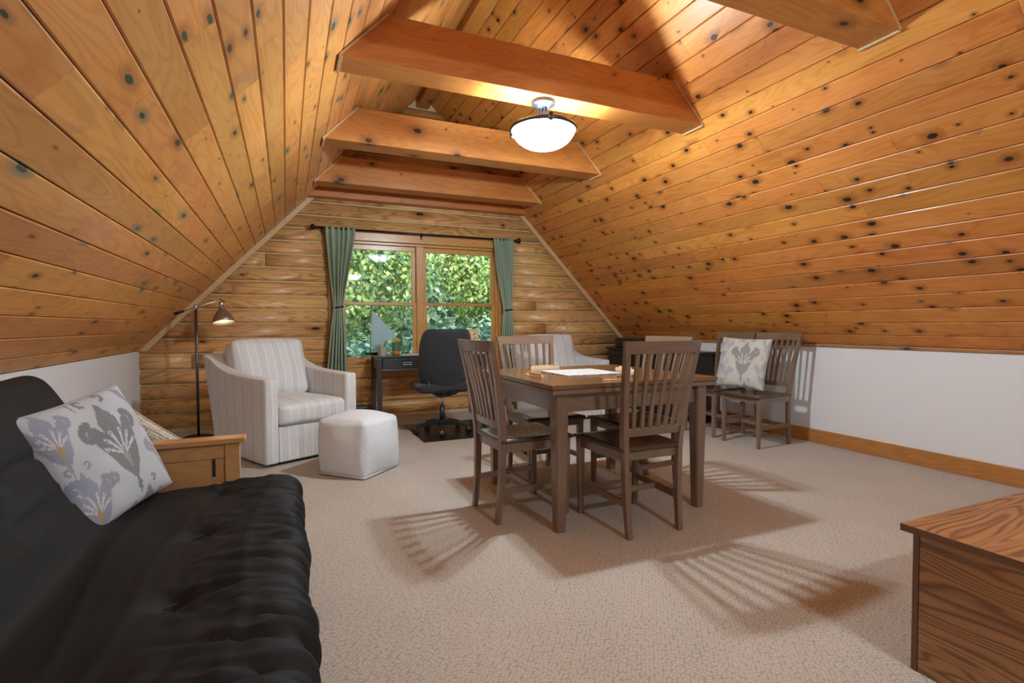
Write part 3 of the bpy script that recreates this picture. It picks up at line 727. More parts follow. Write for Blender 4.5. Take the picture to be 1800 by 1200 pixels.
chairs = [((1.787, 2.43, 0), 0, 'slat-back dining chair at the table with its back to the carpet foreground', 'chairs around the dining table'),
          ((1.29, 2.86, 0), -PI / 2 + .06, 'slat-back dining chair at the table side towards the pouf and armchair', 'chairs around the dining table'),
          ((1.73, 3.42, 0), PI, 'slat-back dining chair at the table side towards the window', 'chairs around the dining table'),
          ((2.215, 2.95, 0), PI / 2, 'slat-back dining chair tucked in at the table side towards the white wall', 'chairs around the dining table'),
          ((4.07, 3.55, 0), PI / 2 + .02, 'slat-back dining chair against the white wall, patterned pillow on its seat', 'spare chairs along the white wall'),
          ((4.07, 4.075, 0), PI / 2, 'spare slat-back dining chair against the white wall, next to the pillow chair', 'spare chairs along the white wall')]
for i, (loc, rz, lab, grp) in enumerate(chairs):
    o = proto if i == 0 else copy_tree(proto)
    o.location = loc; o.rotation_euler = (0, 0, rz); tag(o, lab, 'chair', grp)

# ------------------------------------------------------------------ board game on the table
TZ = .8052
def board_mat():
    m, nt, p = new_mat('game_board_print'); b = NB(nt)
    tc = b.n('ShaderNodeTexCoord'); br = b.n('ShaderNodeTexBrick'); b.l(tc.outputs['Object'], br.inputs[0]); br.offset = 0
    br.inputs['Color1'].default_value = (.62, .60, .55, 1); br.inputs['Color2'].default_value = (.66, .64, .6, 1); br.inputs['Mortar'].default_value = (.45, .43, .4, 1)
    br.inputs['Scale'].default_value = 1; br.inputs['Brick Width'].default_value = .024; br.inputs['Row Height'].default_value = .024; br.inputs['Mortar Size'].default_value = .0012
    vo = b.n('ShaderNodeTexWhiteNoise', noise_dimensions='2D'); sn = b.n('ShaderNodeVectorMath', operation='SNAP'); b.l(tc.outputs['Object'], sn.inputs[0]); sn.inputs[1].default_value = (.024, .024, 1)
    b.l(sn.outputs[0], vo.inputs['Vector'])
    c = b.mix(b.math('GREATER_THAN', vo.outputs['Value'], .82), br.outputs[0], b.ramp(vo.outputs['Color'], [(0, (.55, .30, .28)), (.5, (.40, .50, .58)), (1, (.6, .5, .42))]))
    b.l(c, p.inputs['Base Color']); p.inputs['Roughness'].default_value = .4
    return m
MAT['board'] = board_mat()
bd = tag(boxo('game_board', (0, 0, 0), (.40, .38, .007), 'board', bev=.001), 'square letter-tile game board lying open on the dining table', 'game board'); bd.location = (1.77, 2.94, TZ + .0037)
def rack(loc, rz, label, letters):
    bm = bmesh.new(); pr_ = [(-.011, 0), (.011, 0), (.011, .005), (.004, .007), (.0, .018), (-.007, .018)]
    hull(bm, [(-.115, y, z) for y, z in pr_], [(.115, y, z) for y, z in pr_])
    o = tag(bm_obj('tile_rack', bm, 'tile'), label, 'tile rack', 'game tile racks'); o.location = loc; o.rotation_euler = (0, 0, rz)
    for k, ch in enumerate(letters):
        bm = bmesh.new(); box(bm, (0, 0, 0), (.019, .004, .02), .001)
        t = bm_obj('letter_tile', bm, 'tile')
        fwd = Matrix.Translation(loc) @ Matrix.Rotation(rz, 4, 'Z') @ Matrix.Translation((-.085 + k * .0245, .0065, .0175)) @ Matrix.Rotation(math.radians(-14), 4, 'X')
        t.matrix_world = fwd
        tag(t, 'pale wooden tile with the letter ' + ch + ' on the foreground tile rack' if ch != ' ' else 'pale wooden letter tile standing on ' + label.split(' with ')[0].replace('pale wooden ', 'the '), 'letter tile', 'letter tiles on ' + label)
        if ch != ' ':
            cu = bpy.data.curves.new('letter', 'FONT'); cu.body = ch; cu.size = .018; cu.align_x = 'CENTER'; cu.align_y = 'CENTER'
            to = bpy.data.objects.new('letter_tmp', cu); COL.objects.link(to); bpy.context.view_layer.update()
            me = bpy.data.meshes.new_from_object(to.evaluated_get(bpy.context.evaluated_depsgraph_get())); bpy.data.objects.remove(to); me.materials.clear(); me.materials.append(MAT['ink'])
            lo = bpy.data.objects.new('letter', me); COL.objects.link(lo); lo.parent = t; lo.location = (0, .0024, 0); lo.rotation_euler = (PI / 2, 0, PI)
RKZ = TZ
rack((1.385, 2.83, RKZ), PI / 2, 'pale wooden tile rack before the chair near the pouf', '       ')
rack((1.745, 2.47, RKZ), PI, 'pale wooden tile rack before the chair in the foreground with letters showing', 'LTINW'[::1])
rack((2.12, 2.92, RKZ), -PI / 2, 'pale wooden tile rack before the chair near the white wall', '      ')
rack((1.70, 3.32, RKZ), 0, 'pale wooden tile rack before the chair near the window', '       ')

# ------------------------------------------------------------------ armchairs (face -Y locally)
def armchair(label):
    root = empty('armchair', label=label, cat='armchair', group='striped slipcovered armchairs')
    W, Dp = .80, .86        # width, base depth; front plane at y=-Dp/2
    y0, y1 = -.43, .43
    def side_panel(s):
        # outline in (y,z) swept along x; rear leans back and rises
        top = [(-.43, .70), (-.25, .703), (-.05, .71), (.12, .73), (.24, .77), (.34, .83), (.44, .865)]
        bot = [(-.43, .025), (-.25, .02), (-.05, .02), (.12, .02), (.24, .02), (.34, .022), (.41, .025)]
        nz = 10; V = []; Fc = []; nt = len(top)
        x_out, x_in = s * W / 2, s * (W / 2 - .105)
        for layer, x in enumerate((x_out, x_in)):
            for i in range(nt):
                for k in range(nz + 1):
                    t = k / nz; y = bot[i][0] + (top[i][0] - bot[i][0]) * t + .10 * (max(0, i - 2) / 4) * t ** 1.5; z = bot[i][1] + (top[i][1] - bot[i][1]) * t
                    fl = s * .035 * t * (i / (nt - 1)) if layer == 0 else s * .02 * t * (i / (nt - 1))
                    V.append((x + fl, y, z))
        N = nt * (nz + 1); g = lambda l, i, k: l * N + i * (nz + 1) + k
        for i in range(nt - 1):
            for k in range(nz): Fc.append((g(0, i, k), g(0, i, k + 1), g(0, i + 1, k + 1), g(0, i + 1, k))); Fc.append((g(1, i, k), g(1, i + 1, k), g(1, i + 1, k + 1), g(1, i, k + 1)))
            Fc.append((g(0, i, nz), g(1, i, nz), g(1, i + 1, nz), g(0, i + 1, nz))); Fc.append((g(0, i, 0), g(0, i + 1, 0), g(1, i + 1, 0), g(1, i, 0)))
        for k in range(nz):
            Fc.append((g(0, 0, k), g(1, 0, k), g(1, 0, k + 1), g(0, 0, k + 1))); Fc.append((g(0, nt - 1, k), g(0, nt - 1, k + 1), g(1, nt - 1, k + 1), g(1, nt - 1, k)))
        o = mesh_obj('arm', V, Fc, 'stripe', root, True)
        bm = bmesh.new(); bm.from_mesh(o.data); bmesh.ops.recalc_face_normals(bm, faces=bm.faces)
        ed = [e for e in bm.edges if len(e.link_faces) == 2 and e.calc_face_angle() > .9]
        bmesh.ops.bevel(bm, geom=ed, offset=.016, segments=3, affect='EDGES', profile=.5); bm.to_mesh(o.data); bm.free()
        o.data.polygons.foreach_set('use_smooth', [True] * len(o.data.polygons))
    side_panel(-1); side_panel(1)
    bm = bmesh.new(); box(bm, (0, -.02, .17), (W - .22, Dp - .06, .29), .012); bm_obj('skirt', bm, 'stripe', root)
    # back: leaning block
    def lean(pos, P): pos[:, 1] += (pos[:, 2] + .35) * .22; pos[:, 0] *= 1 + .06 * (pos[:, 2] + .35); return pos
    softo('back', (.345, .075, .41), .05, 'stripe', root, (0, .375, .475), n=14, wr=.006, seed=3, fn=lean)
    softo('seat_cushion', (.293, .36, .085), .04, 'stripe', root, (0, -.085, .402), n=16, puff=(.0, .01, .03), wr=.006, seed=5)
    softo('back_cushion', (.325, .085, .265), .05, 'stripe', root, (0, .25, .725), (math.radians(-17), 0, 0), n=16, puff=(.01, .05, .02), wr=.012, seed=8)
    boxo('plinth', (0, 0, .0125), (W - .12, Dp - .1, .025), 'black_plastic', root)
    return root
ac = armchair('grey striped slipcovered armchair beside the floor lamp and pouf')
ac.rotation_euler = (0, 0, math.radians(27)); ac.scale = (1.03, 1.17, 1); ac.location = (.205 - .503 * .454, 4.645 + .503 * .891, 0)
ac2 = copy_tree(ac); ac2['label'] = 'grey striped slipcovered armchair behind the dining table near the log corner'
ac2.rotation_euler = (0, 0, math.radians(4)); ac2.scale = (1.03, 1, 1); ac2.location = (3.13, 5.65, 0)

# pouf
def pf(pos, P):
    top = P[:, 2] > .0; pos[:, :2] *= (1 + .03 * np.cos(P[:, 2:3] * 1.5)); pos[:, 2] += .05 * (1 - P[:, 0] ** 2) * (1 - P[:, 1] ** 2) * (P[:, 2] > .5); return pos
v, f = softbox((.215, .215, .21), .03, n=22, puff=(.035, .035, 0.), wr=.006, seed=4, fn=pf)
po = tag(mesh_obj('pouf', v, f, 'pouf', None, True), 'pale grey woven cube pouf in front of the striped armchair', 'pouf'); po.location = (.502, 4.14, .21); po.rotation_euler = (0, 0, PI / 4 - .02)
ring = bmesh.new(); tube_pts(ring, [(a * .212, b_ * .212, -.198) for a, b_ in ((-1, -1), (1, -1), (1, 1), (-1, 1), (-1, -1))], .006, 6, False); bm_obj('seam', ring, 'pouf', po, True)

# ------------------------------------------------------------------ futon
FY0, FY1 = .46, 2.56
fut = empty('futon_sofa', (-.45, (FY0 + FY1) / 2, 0), label='black futon sofa with honey wood arms along the left knee wall', cat='futon')
ctrl = [(-.62, .285), (-.40, .28), (-.15, .28), (-.02, .283), (.025, .31), (.045, .355), (.04, .405), (.012, .445), (-.04, .462), (-.15, .466), (-.30, .458), (-.44, .446), (-.54, .436), (-.575, .440), (-.595, .475), (-.64, .56), (-.70, .68), (-.76, .79), (-.815, .885), (-.845, .925), (-.885, .942), (-.935, .93), (-.965, .895), (-.96, .85), (-.90, .72), (-.83, .57), (-.765, .44), (-.73, .36), (-.69, .31)]
P = np.array(ctrl); Pc = np.vstack([P, P[:1]]); seg = np.r_[0, np.cumsum(np.linalg.norm(np.diff(Pc, axis=0), axis=1))]
NS, NY = 210, 190
ss = np.linspace(0, seg[-1], NS, endpoint=False); px = np.interp(ss, seg, Pc[:, 0]); pz = np.interp(ss, seg, Pc[:, 1])
for _ in range(3): px = (np.roll(px, 1) + 2 * px + np.roll(px, -1)) / 4; pz = (np.roll(pz, 1) + 2 * pz + np.roll(pz, -1)) / 4
tx = np.roll(px, -1) - np.roll(px, 1); tz = np.roll(pz, -1) - np.roll(pz, 1); ln = np.hypot(tx, tz); nx, nz = tz / ln, -tx / ln
if nx[np.argmax(px)] < 0: nx, nz = -nx, -nz
yy = np.linspace(FY0 + .045, FY1 - .002, NY)
S, Y = np.meshgrid(np.arange(NS), yy, indexing='ij')
X0 = px[S]; Z0 = pz[S]; disp = np.zeros_like(X0)
seat = ((Z0 > .4) & (X0 > -.57)).astype(float); front = np.clip((X0 + .30) / .28, 0, 1)
# tufts on the seat top and on the back
tuf = [(-.275, y_) for y_ in (2.40, 1.95, 1.49, 1.03, .62)] + [(-.70, y_) for y_ in (2.2, 1.75, 1.3, .85)]
for (tx_, ty_) in tuf:
    d2 = (X0 - tx_) ** 2 + ((Y - ty_) * 1.0) ** 2
    on = (Z0 > .4)
    if tx_ < -.6: on = on & (nx[S] > 0) & (Z0 > .55)
    disp -= on * (.028 * np.exp(-d2 / .0016) + .018 * np.exp(-d2 / .014))
    # radiating creases towards the front edge
    if tx_ > -.5:
        dx = X0 - tx_; ang = np.arctan2(Y - ty_, np.abs(dx) + .02)
        disp += seat * .006 * np.sin(ang * 14 + 2 * np.sin(ty_ * 7)) * np.exp(-np.sqrt(d2) / .16) * (dx > -.02)
g2 = np.random.default_rng(11)
for k in range(34):
    fr = g2.uniform(55, 190); ph = g2.uniform(0, 6); sl = g2.normal() * .5; am = .0042 * (60 / fr) ** .5
    gate = .5 + .5 * np.sin(Y * g2.uniform(2, 5) + g2.uniform(0, 6))
    disp += front * gate * am * np.sin(fr * (Y + sl * .15 * X0 + .03 * np.sin(X0 * 9 + ph)) + ph)
puff = np.exp(-((X0 - .0) / .10) ** 2); disp += .002 * puff * np.cos((Y - 2.17) / .455 * 2 * PI) * (Z0 > .3)
for (c0, c1, a_) in ((-.36, .10, .006), (-.47, -.06, .005), (-.12, .06, .004)):
    line = X0 - (c0 + c1 * (Y - 1.5) * .6 + .015 * np.sin(Y * 6)); disp += seat * a_ * np.exp(-(line / .012) ** 2)
for (zc, am) in ((.70, -.012), (.60, .004), (.82, .004)):
    disp += (nx[S] > .3) * (X0 < -.58) * am * np.exp(-((Z0 - zc - .02 * np.sin(Y * 4)) / .012) ** 2)
disp += .004 * np.sin(Y * 11 + X0 * 8) * np.sin(X0 * 17 - Y * 3)
ends = np.minimum(Y - yy[0], yy[-1] - Y); inset = .07 * (1 - np.sqrt(np.clip(1 - (1 - np.clip(ends / .07, 0, 1)) ** 2, 0, 1)))
disp -= inset
V = np.stack([X0 + nx[S] * disp + .45, Y - (FY0 + FY1) / 2, Z0 + nz[S] * disp], -1).reshape(-1, 3)
Fc = [(i * NY + j, ((i + 1) % NS) * NY + j, ((i + 1) % NS) * NY + j + 1, i * NY + j + 1) for i in range(NS) for j in range(NY - 1)]
V = list(map(tuple, V)); 
Fc.append(tuple(i * NY for i in range(NS))[::-1]); Fc.append(tuple(i * NY + NY - 1 for i in range(NS)))
mo = mesh_obj('mattress', V, Fc, 'futon', fut, True)
bm = bmesh.new(); bm.from_mesh(mo.data); bmesh.ops.recalc_face_normals(bm, faces=bm.faces); bm.to_mesh(mo.data); bm.free(); mo.data.polygons.foreach_set('use_smooth', [True] * len(mo.data.polygons))
for ty_ in (2.40, 1.95, 1.49, 1.03, .62):
    bm = bmesh.new(); tube_pts(bm, [(-.287 + .45, ty_ - 1.51 - .007, .428), (-.263 + .45, ty_ - 1.51 + .007, .432)], .004, 6); bm_obj('tuft_tie', bm, 'mesh_fabric', mo)
# frame: arms with top board, front post, back post, panel rails; deck
for y, s in ((FY1 + .045, 1), (FY0 - .02, -1)):
    arm = empty('arm', (0, y - (FY0 + FY1) / 2, 0)); arm.parent = fut
    c = .45
    boxo('arm_top', (-.555 + c, 0, .618), (.76, .085, .024), 'futonwood', arm, .004)
    boxo('upper_rail', (-.555 + c, 0, .572), (.60, .03, .066), 'futonwood', arm)
    boxo('lower_panel', (-.555 + c, .002, .42), (.60, .022, .236), 'futonwood', arm)
    boxo('base_rail', (-.555 + c, 0, .22), (.60, .03, .12), 'futonwood', arm)
    boxo('post', (-.228 + c, 0, .302), (.058, .05, .604), 'futonwood', arm); boxo('post', (-.885 + c, 0, .302), (.058, .05, .604), 'futonwood', arm)
    boxo('slot_strip', (-.30 + c, -s * .0165, .50), (.010, .006, .075), 'black_plastic', arm, 0)
boxo('deck_rail', (-.05 + .45, 0, .245), (.03, FY1 - FY0 - .03, .06), 'futonwood', fut); boxo('deck_rail', (-.66 + .45, 0, .245), (.03, FY1 - FY0 - .03, .06), 'futonwood', fut)
for k in range(9): boxo('slat', (-.36 + .45, -.9 + k * .225, .262), (.60, .06, .016), 'futonwood', fut)

# ------------------------------------------------------------------ pillows
LG = np.array((.60, .62, .64)); 
def ikat(U_, V_, warm=0.):
    g = np.random.default_rng(3)
    u = U_.copy(); v = V_.copy()
    st = np.sin(u * 310) * .5 + np.sin(u * 173 + 1) * .5
    v = v + .012 * st * np.sin(v * 9 + u * 20); u = u + .003 * np.sin(v * 260)
    bgc = np.array((.50, .53, .56)) if not warm else np.array((.60, .59, .53))
    C = np.ones(u.shape + (3,)) * bgc
    C *= (1 + .05 * np.sin(u * 13 + 3 * np.sin(v * 5)))[..., None]
    def dist(pts):
        d = np.full(u.shape, 9.)
        for (x0, y0, r0), (x1, y1, r1) in zip(pts, pts[1:]):
            dx, dy = x1 - x0, y1 - y0; t = np.clip(((u - x0) * dx + (v - y0) * dy) / (dx * dx + dy * dy + 1e-9), 0, 1)
            d = np.minimum(d, np.hypot(u - x0 - t * dx, v - y0 - t * dy) - (r0 + (r1 - r0) * t))
        return d
    def paint(pts, col): C[dist(pts) < 0] = col
    def scroll(cx, cy, s, flip, rot, col, w=.028):
        pts = []
        for k in range(22):
            t = k / 21 * 4.6; r = s * (1 - t / 6.2); a = rot + flip * t
            pts.append((cx + r * math.cos(a), cy + r * math.sin(a), w * (1 - .35 * k / 21)))
        paint(pts, col)
    def motif(cx, cy, s, dk, lt, gold=None):
        P_ = lambda a: [(cx + x * s, cy + y * s, r * s) for x, y, r in a]
        for sg in (-1, 1):
            paint(P_([(0, -.62, .03), (sg * .10, -.35, .11), (sg * .17, -.08, .13), (sg * .26, .12, .12), (sg * .33, .27, .09)]), dk)
            scroll(cx + sg * .36 * s, cy + .25 * s, .17 * s, -sg, PI / 2, dk, .062 * s)
            paint(P_([(sg * .05, .1, .1), (sg * .1, .36, .085), (sg * .07, .52, .03)]), dk)
        paint(P_([(0, -.9, .012), (0, -.62, .03), (0, -.4, .12), (0, .1, .17), (0, .42, .12), (0, .66, .03)]), dk)
        for a in (-60, -36, -14, 14, 36, 60):
            q = math.radians(a); L = .42 - .1 * abs(a) / 60
            paint(P_([(.03 * math.sin(q), -.2, .012), (L * math.sin(q) * .7, -.2 + L * math.cos(q) * .75, .022), (L * math.sin(q), -.2 + L * math.cos(q), .03)]), lt)
            paint(P_([(L * math.sin(q) * .9, -.2 + L * math.cos(q) * .86, .006), (L * math.sin(q), -.2 + L * math.cos(q), .012)]), dk)
        paint(P_([(0, -.42, .02), (0, -.25, .055), (0, -.1, .02)]), lt if gold is None else gold)
        for sg in (-1, 1): scroll(cx + sg * .17 * s, cy + .80 * s, .085 * s, sg, -PI / 2, dk, .03 * s)
    dk1 = np.array((.16, .16, .17)); dk2 = np.array((.27, .28, .35)); bl = np.array((.20, .25, .33)); gold = np.array((.42, .28, .08))
    if warm: dk1 = np.array((.28, .275, .25)); dk2 = np.array((.42, .43, .45)); bl = np.array((.36, .38, .42))
    lt = bgc * 1.12
    motif(.58, .55, .52, dk1, lt, np.array((.30, .29, .24)))
    motif(.12, .76, .36, dk2, lt, gold); motif(.16, .20, .38, dk2, lt, gold); motif(1.0, .30, .38, dk2, lt, gold); motif(.66, -.16, .40, dk1, lt); motif(.40, 1.22, .36, dk1, lt); motif(.95, 1.02, .36, dk2, lt)
    scroll(.07, .36, .06, 1, 0, bl, .035); scroll(.36, .30, .05, -1, 2, dk2, .02)
    return np.clip(C, 0, 1)
def pillow(name, s, th, mw, label, mat, pattern=None, n=150, grp=None):
    a = np.linspace(-1, 1, n); Ug, Vg = np.meshgrid(a, a, indexing='ij')
    prof = (np.clip(1 - np.abs(Ug) ** 2.6, 0, 1) * np.clip(1 - np.abs(Vg) ** 2.6, 0, 1)) ** .42
    pin = 1 - .045 * (1 - Vg ** 2) * np.abs(Ug) ** 3; pin2 = 1 - .045 * (1 - Ug ** 2) * np.abs(Vg) ** 3
    wr = .004 * np.sin(Ug * 7 + 2 * Vg) * np.sin(Vg * 5) * prof
    X = Ug * s / 2 * pin; Z = Vg * s / 2 * pin2; F0 = -prof * th / 2 - wr; B0 = prof * th / 2 + wr
    V = np.concatenate([np.stack([X, F0, Z], -1).reshape(-1, 3), np.stack([X, B0, Z], -1).reshape(-1, 3)])
    Fc = []; N = n * n
    for i in range(n - 1):
        for j in range(n - 1):
            q = i * n + j; Fc.append((q, q + n, q + n + 1, q + 1)); Fc.append((N + q, N + q + 1, N + q + n + 1, N + q + n))
    o = mesh_obj(name, V, Fc, mat, None, True)
    if pattern is not None:
        Cg = ikat((Ug + 1) / 2, (Vg + 1) / 2, pattern); cc = np.ones((2 * N, 4)); cc[:N, :3] = Cg.reshape(-1, 3); cc[N:, :3] = Cg[::-1].reshape(-1, 3)
        at = o.data.color_attributes.new('print', 'FLOAT_COLOR', 'POINT'); at.data.foreach_set('color', cc.ravel())
    bm = bmesh.new(); pts = []
    for t in range(4 * 24):
        e, k = divmod(t, 24); w_ = k / 24 * 2 - 1; x, z = ((w_, -1), (1, w_), (-w_, 1), (-1, -w_))[e]
        pts.append((x * s / 2 * (1 - .045 * (1 - z * z) * abs(x) ** 3), 0, z * s / 2 * (1 - .045 * (1 - x * x) * abs(z) ** 3)))
    tube_pts(bm, pts + pts[:1], .0045, 6, False); pp = bm_obj('piping', bm, 'greypipe' if pattern is not None else mat, o, True)
    o.matrix_world = mw; tag(o, label, 'pillow', grp)
    return o
MAT['greypipe'] = plain('grey_piping', (.36, .34, .36), .9)
def frame(x, n, up, c):
    x = Vector(x).normalized(); n = Vector(n); n = (n - x * n.dot(x)).normalized(); z = x.cross(n)
    if z.dot(Vector(up)) < 0: z = -z
    m_ = Matrix((x, n, z)).transposed().to_4x4(); m_.translation = Vector(c); return m_
pc = CAM + (Vector((-.579, 2.129, .687)) - CAM) * 1.075
pillow('throw_pillow', .448, .13, frame((.403, .903, .15), (-.822, .429, -.376), (-.404, .028, .914), pc), 'grey and lavender damask print pillow leaning on the black futon', 'ikat', 0., 200, 'damask print pillows')
pillow('throw_pillow', .495, .13, frame((.231, -.973, -.024), (.93, .228, -.289), (.287, .045, .957), (4.065, 3.72, .745)), 'cream and grey damask print pillow standing on a dining chair seat', 'ikat', 1., 130, 'damask print pillows')
pillow('throw_pillow', .54, .13, frame((.80, .0, -.6), (.0, 1., .0), (.6, .0, .8), (-.60, 2.785, .388)), 'cream chunky knit pillow standing on its corner behind the wooden futon arm', 'knit', None, 60)

# ------------------------------------------------------------------ oak chest
ch = empty('oak_chest', (2.25, .52, 0), label='oak veneer storage chest with overhanging lid in the foreground', cat='chest')
cx0, cx1, cy0, cy1 = 1.842 - 2.25, .42, -.50, .478
boxo('side_panel', (cx0 + .009, (cy0 + cy1) / 2 - .01, .225), (.018, cy1 - cy0 - .02, .45), 'oak', ch, .001)
boxo('side_panel', (cx1 - .009, (cy0 + cy1) / 2 - .01, .225), (.018, cy1 - cy0 - .02, .45), 'oak', ch, .001)
boxo('end_panel', ((cx0 + cx1) / 2, cy1 - .009, .225), (cx1 - cx0, .018, .45), 'oakedge', ch, .001)
boxo('end_panel', ((cx0 + cx1) / 2, cy0 + .009, .225), (cx1 - cx0 - .04, .018, .45), 'oakedge', ch, .001)
boxo('bottom_panel', ((cx0 + cx1) / 2, (cy0 + cy1) / 2, .03), (cx1 - cx0 - .04, cy1 - cy0 - .05, .018), 'oaktop', ch, .001)
lid = boxo('lid', ((cx0 + cx1) / 2, (cy0 + cy1) / 2, .4625), (cx1 - cx0 + .05, cy1 - cy0 + .05, .024), 'oaktop', ch, .002)
boxo('edge_band', (cx0 - .0255, (cy0 + cy1) / 2, .4625), (.0015, cy1 - cy0 + .048, .022), 'oakedge', lid, 0)

# ------------------------------------------------------------------ floor lamp
fl = empty('floor_lamp', (-.829, 6.03, 0), label='black pole floor lamp with metal shade beside the striped armchair', cat='floor lamp')
bm = bmesh.new(); lathe(bm, [(0, 0), (.13, 0), (.13, .012), (.115, .02), (.02, .026), (0, .026)], n=32); bm_obj('base', bm, 'black_metal', fl, True)
tubeo('pole', [(0, 0, .02), (0, 0, 1.30)], .0125, 'pewter', fl)
bm = bmesh.new(); lathe(bm, [(0, -.02), (.018, -.02), (.018, .02), (.012, .03), (0, .03)], (0, 0, 1.31), 16); bm_obj('joint', bm, 'steel', fl, True)
tubeo('arm', [(-.13, .0, 1.265), (0, -.004, 1.315), (.225, -.02, 1.39)], .0055, 'steel', fl)
tubeo('counterweight', [(-.185, .0, 1.244), (-.105, .0, 1.275)], .014, 'black_metal', fl)
bm = bmesh.new(); lathe(bm, [(0, .115), (.018, .115), (.022, .10), (.022, .03), (.034, .01), (.028, 0), (.034, .0), (.05, -.012), (.078, -.055), (.098, -.10), (.106, -.135), (.104, -.135), (.095, -.10), (.074, -.055), (.046, -.016), (.0, -.012)], n=36)
sh = bm_obj('lamp_shade', bm, plain('bronze_shade', (.36, .26, .18), .35, .6), fl, True); sh.location = (.235, -.03, 1.285); sh.rotation_euler = (math.radians(-15), math.radians(-7), 0)
tubeo('socket', [(0, 0, .03), (0, 0, .115)], .0225, 'steel', sh, 14)
tubeo('switch', [(.02, 0, .10), (.042, 0, .08), (.048, -.004, .04)], .006, 'steel', sh, 8)
bm = bmesh.new(); lathe(bm, [(0, -.02), (.03, -.03), (.046, -.07), (.04, -.10), (.02, -.118), (0, -.122)], n=24); bm_obj('bulb', bm, 'bulb', sh, True)
ld = bpy.data.lights.new('floor_lamp_light', 'POINT'); ld.energy = 12; ld.shadow_soft_size = .04; ld.color = (1, .90, .74)
lo = bpy.data.objects.new('floor_lamp_light', ld); COL.objects.link(lo); lo.parent = sh; lo.location = (0, 0, -.075)

# ------------------------------------------------------------------ desk with things on it
dk = empty('writing_desk', (1.55, 6.08, 0), label='black-brown writing desk with drawers under the window', cat='desk')
x0, x1, yf, yb = -.635, .66, -.24, .25
boxo('desk_top', ((x0 + x1) / 2, (yf + yb) / 2, .768), (x1 - x0, yb - yf, .024), 'desk', dk, .003)
for sx_ in (x0 + .027, x1 - .027):
    for sy_ in (yf + .027, yb - .027): boxo('leg', (sx_, sy_, .378), (.05, .05, .755), 'desk', dk)
boxo('apron', ((x0 + x1) / 2, yb - .03, .69), (x1 - x0 - .11, .02, .13), 'desk', dk)
for sx_ in (x0 + .03, x1 - .03): boxo('apron', (sx_, 0, .69), (.02, yb - yf - .11, .13), 'desk', dk)
boxo('drawer_rail', ((x0 + x1) / 2, yf + .03, .619), (x1 - x0 - .11, .02, .014), 'desk', dk)
for a in (x0 + .062, .022):
    dr = boxo('drawer', (a + .275, yf + .02, .69), (.55, .02, .118), 'desk', dk)
    bm = bmesh.new(); 
    for q in ((-.045, .0, .01, .03), (.045, .0, .01, .03), (0, .012, .1, .008), (0, -.012, .1, .008)): box(bm, (a + .275 + q[0], yf + .007, .69 + q[1]), (q[2], .008, q[3]), .001)
    bm_obj('pull', bm, 'steel', dr)
DZ = .7805
bm = bmesh.new(); lathe(bm, [(0, 0), (.052, 0), (.058, .1), (.05, .1), (.046, .01), (0, .01)], n=6)
ph = tag(bm_obj('pen_cup', bm, 'greybox'), 'grey six-sided pen cup on the desk corner', 'pen cup'); ph.location = (1.0, 5.99, DZ)
for k, (c, lab) in enumerate((('ink', 'black pen standing in the grey pen cup'), ('cream', 'white pen standing in the grey pen cup'), ('yellow', 'yellow pencil standing in the grey pen cup'))):
    a = k * 2.1; bm = bmesh.new(); tube_pts(bm, [(0, 0, 0), (.012 * math.cos(a), .012 * math.sin(a), .13), (.0135 * math.cos(a), .0135 * math.sin(a), .15)], [.0045, .0045, .002], 8)
    pn = tag(bm_obj('pen', bm, c, None, True), lab, 'pen', 'pens in the cup'); pn.location = (1.0 + .018 * math.cos(a), 5.99 + .018 * math.sin(a), DZ + .0105)
gl_ = empty('glass_vase', (1.16, 6.02, DZ), label='green and amber glass vase beside the pen cup', cat='vase')
bm = bmesh.new(); lathe(bm, [(0, 0), (.04, 0), (.046, .05), (.044, .05), (.038, .008), (0, .008)], n=24); bm_obj('foot', bm, 'amber', gl_, True)
bm = bmesh.new(); lathe(bm, [(.046, .05), (.054, .15), (.05, .15), (.043, .05), (.046, .05)], n=24); bm_obj('bowl', bm, 'greenglass', gl_, True)
for k in range(9):
    a = k * .7; r = .03 + .09 * random.random(); bm = bmesh.new(); z0 = .14
    p = [Vector((.02 * math.cos(a), .02 * math.sin(a), z0)), Vector((r * .6 * math.cos(a + .25), r * .6 * math.sin(a + .25), z0 + .05)), Vector((r * math.cos(a), r * math.sin(a), z0 + .035)), Vector((r * .6 * math.cos(a - .25), r * .6 * math.sin(a - .25), z0 + .05))]
    q = [x + Vector((0, 0, .0015)) for x in p]; hull(bm, p, q); bm_obj('leaf', bm, 'yellow', gl_)
pb = tag(boxo('paper', (0, 0, 0), (.30, .21, .004), 'cream', bev=0), 'white sheet of paper lying on the desk', 'paper'); pb.location = (1.36, 6.02, DZ + .0022)
cb = empty('carved_box', (2.06, 6.02, DZ), label='cream carved wooden box lantern with leaf cut-outs on the desk', cat='lantern')
boxo('body', (0, 0, .14), (.17, .12, .28), 'boxlight', cb, .004)
boxo('lid', (-.02, 0, .2875), (.22, .13, .013), 'yellow', cb, .003)
for k in range(4):
    for s in (-1, 1):
        bm = bmesh.new(); zc = .05 + k * .055; pts = [(s * .008, zc), (s * .035, zc + .012), (s * .066, zc + .040), (s * .04, zc + .034)]
        hull(bm, [(x, -.062, z) for x, z in pts], [(x, -.058, z) for x, z in pts]); bm_obj('leaf_cutout', bm, 'oakedge', cb)
sb = empty('model_sailboat', (.90, 6.19, DZ), label='pale blue glass sailboat ornament at the desk corner by the window', cat='ornament')
bm = bmesh.new(); hull(bm, [(0, -.006, .085), (.30, -.006, .215), (.02, -.006, .52)], [(0, .006, .085), (.30, .006, .215), (.02, .006, .52)]); bm_obj('sail', bm, 'sailcloth', sb)
tubeo('mast', [(-.006, 0, .02), (.008, 0, .53)], .005, 'steel', sb, 8)
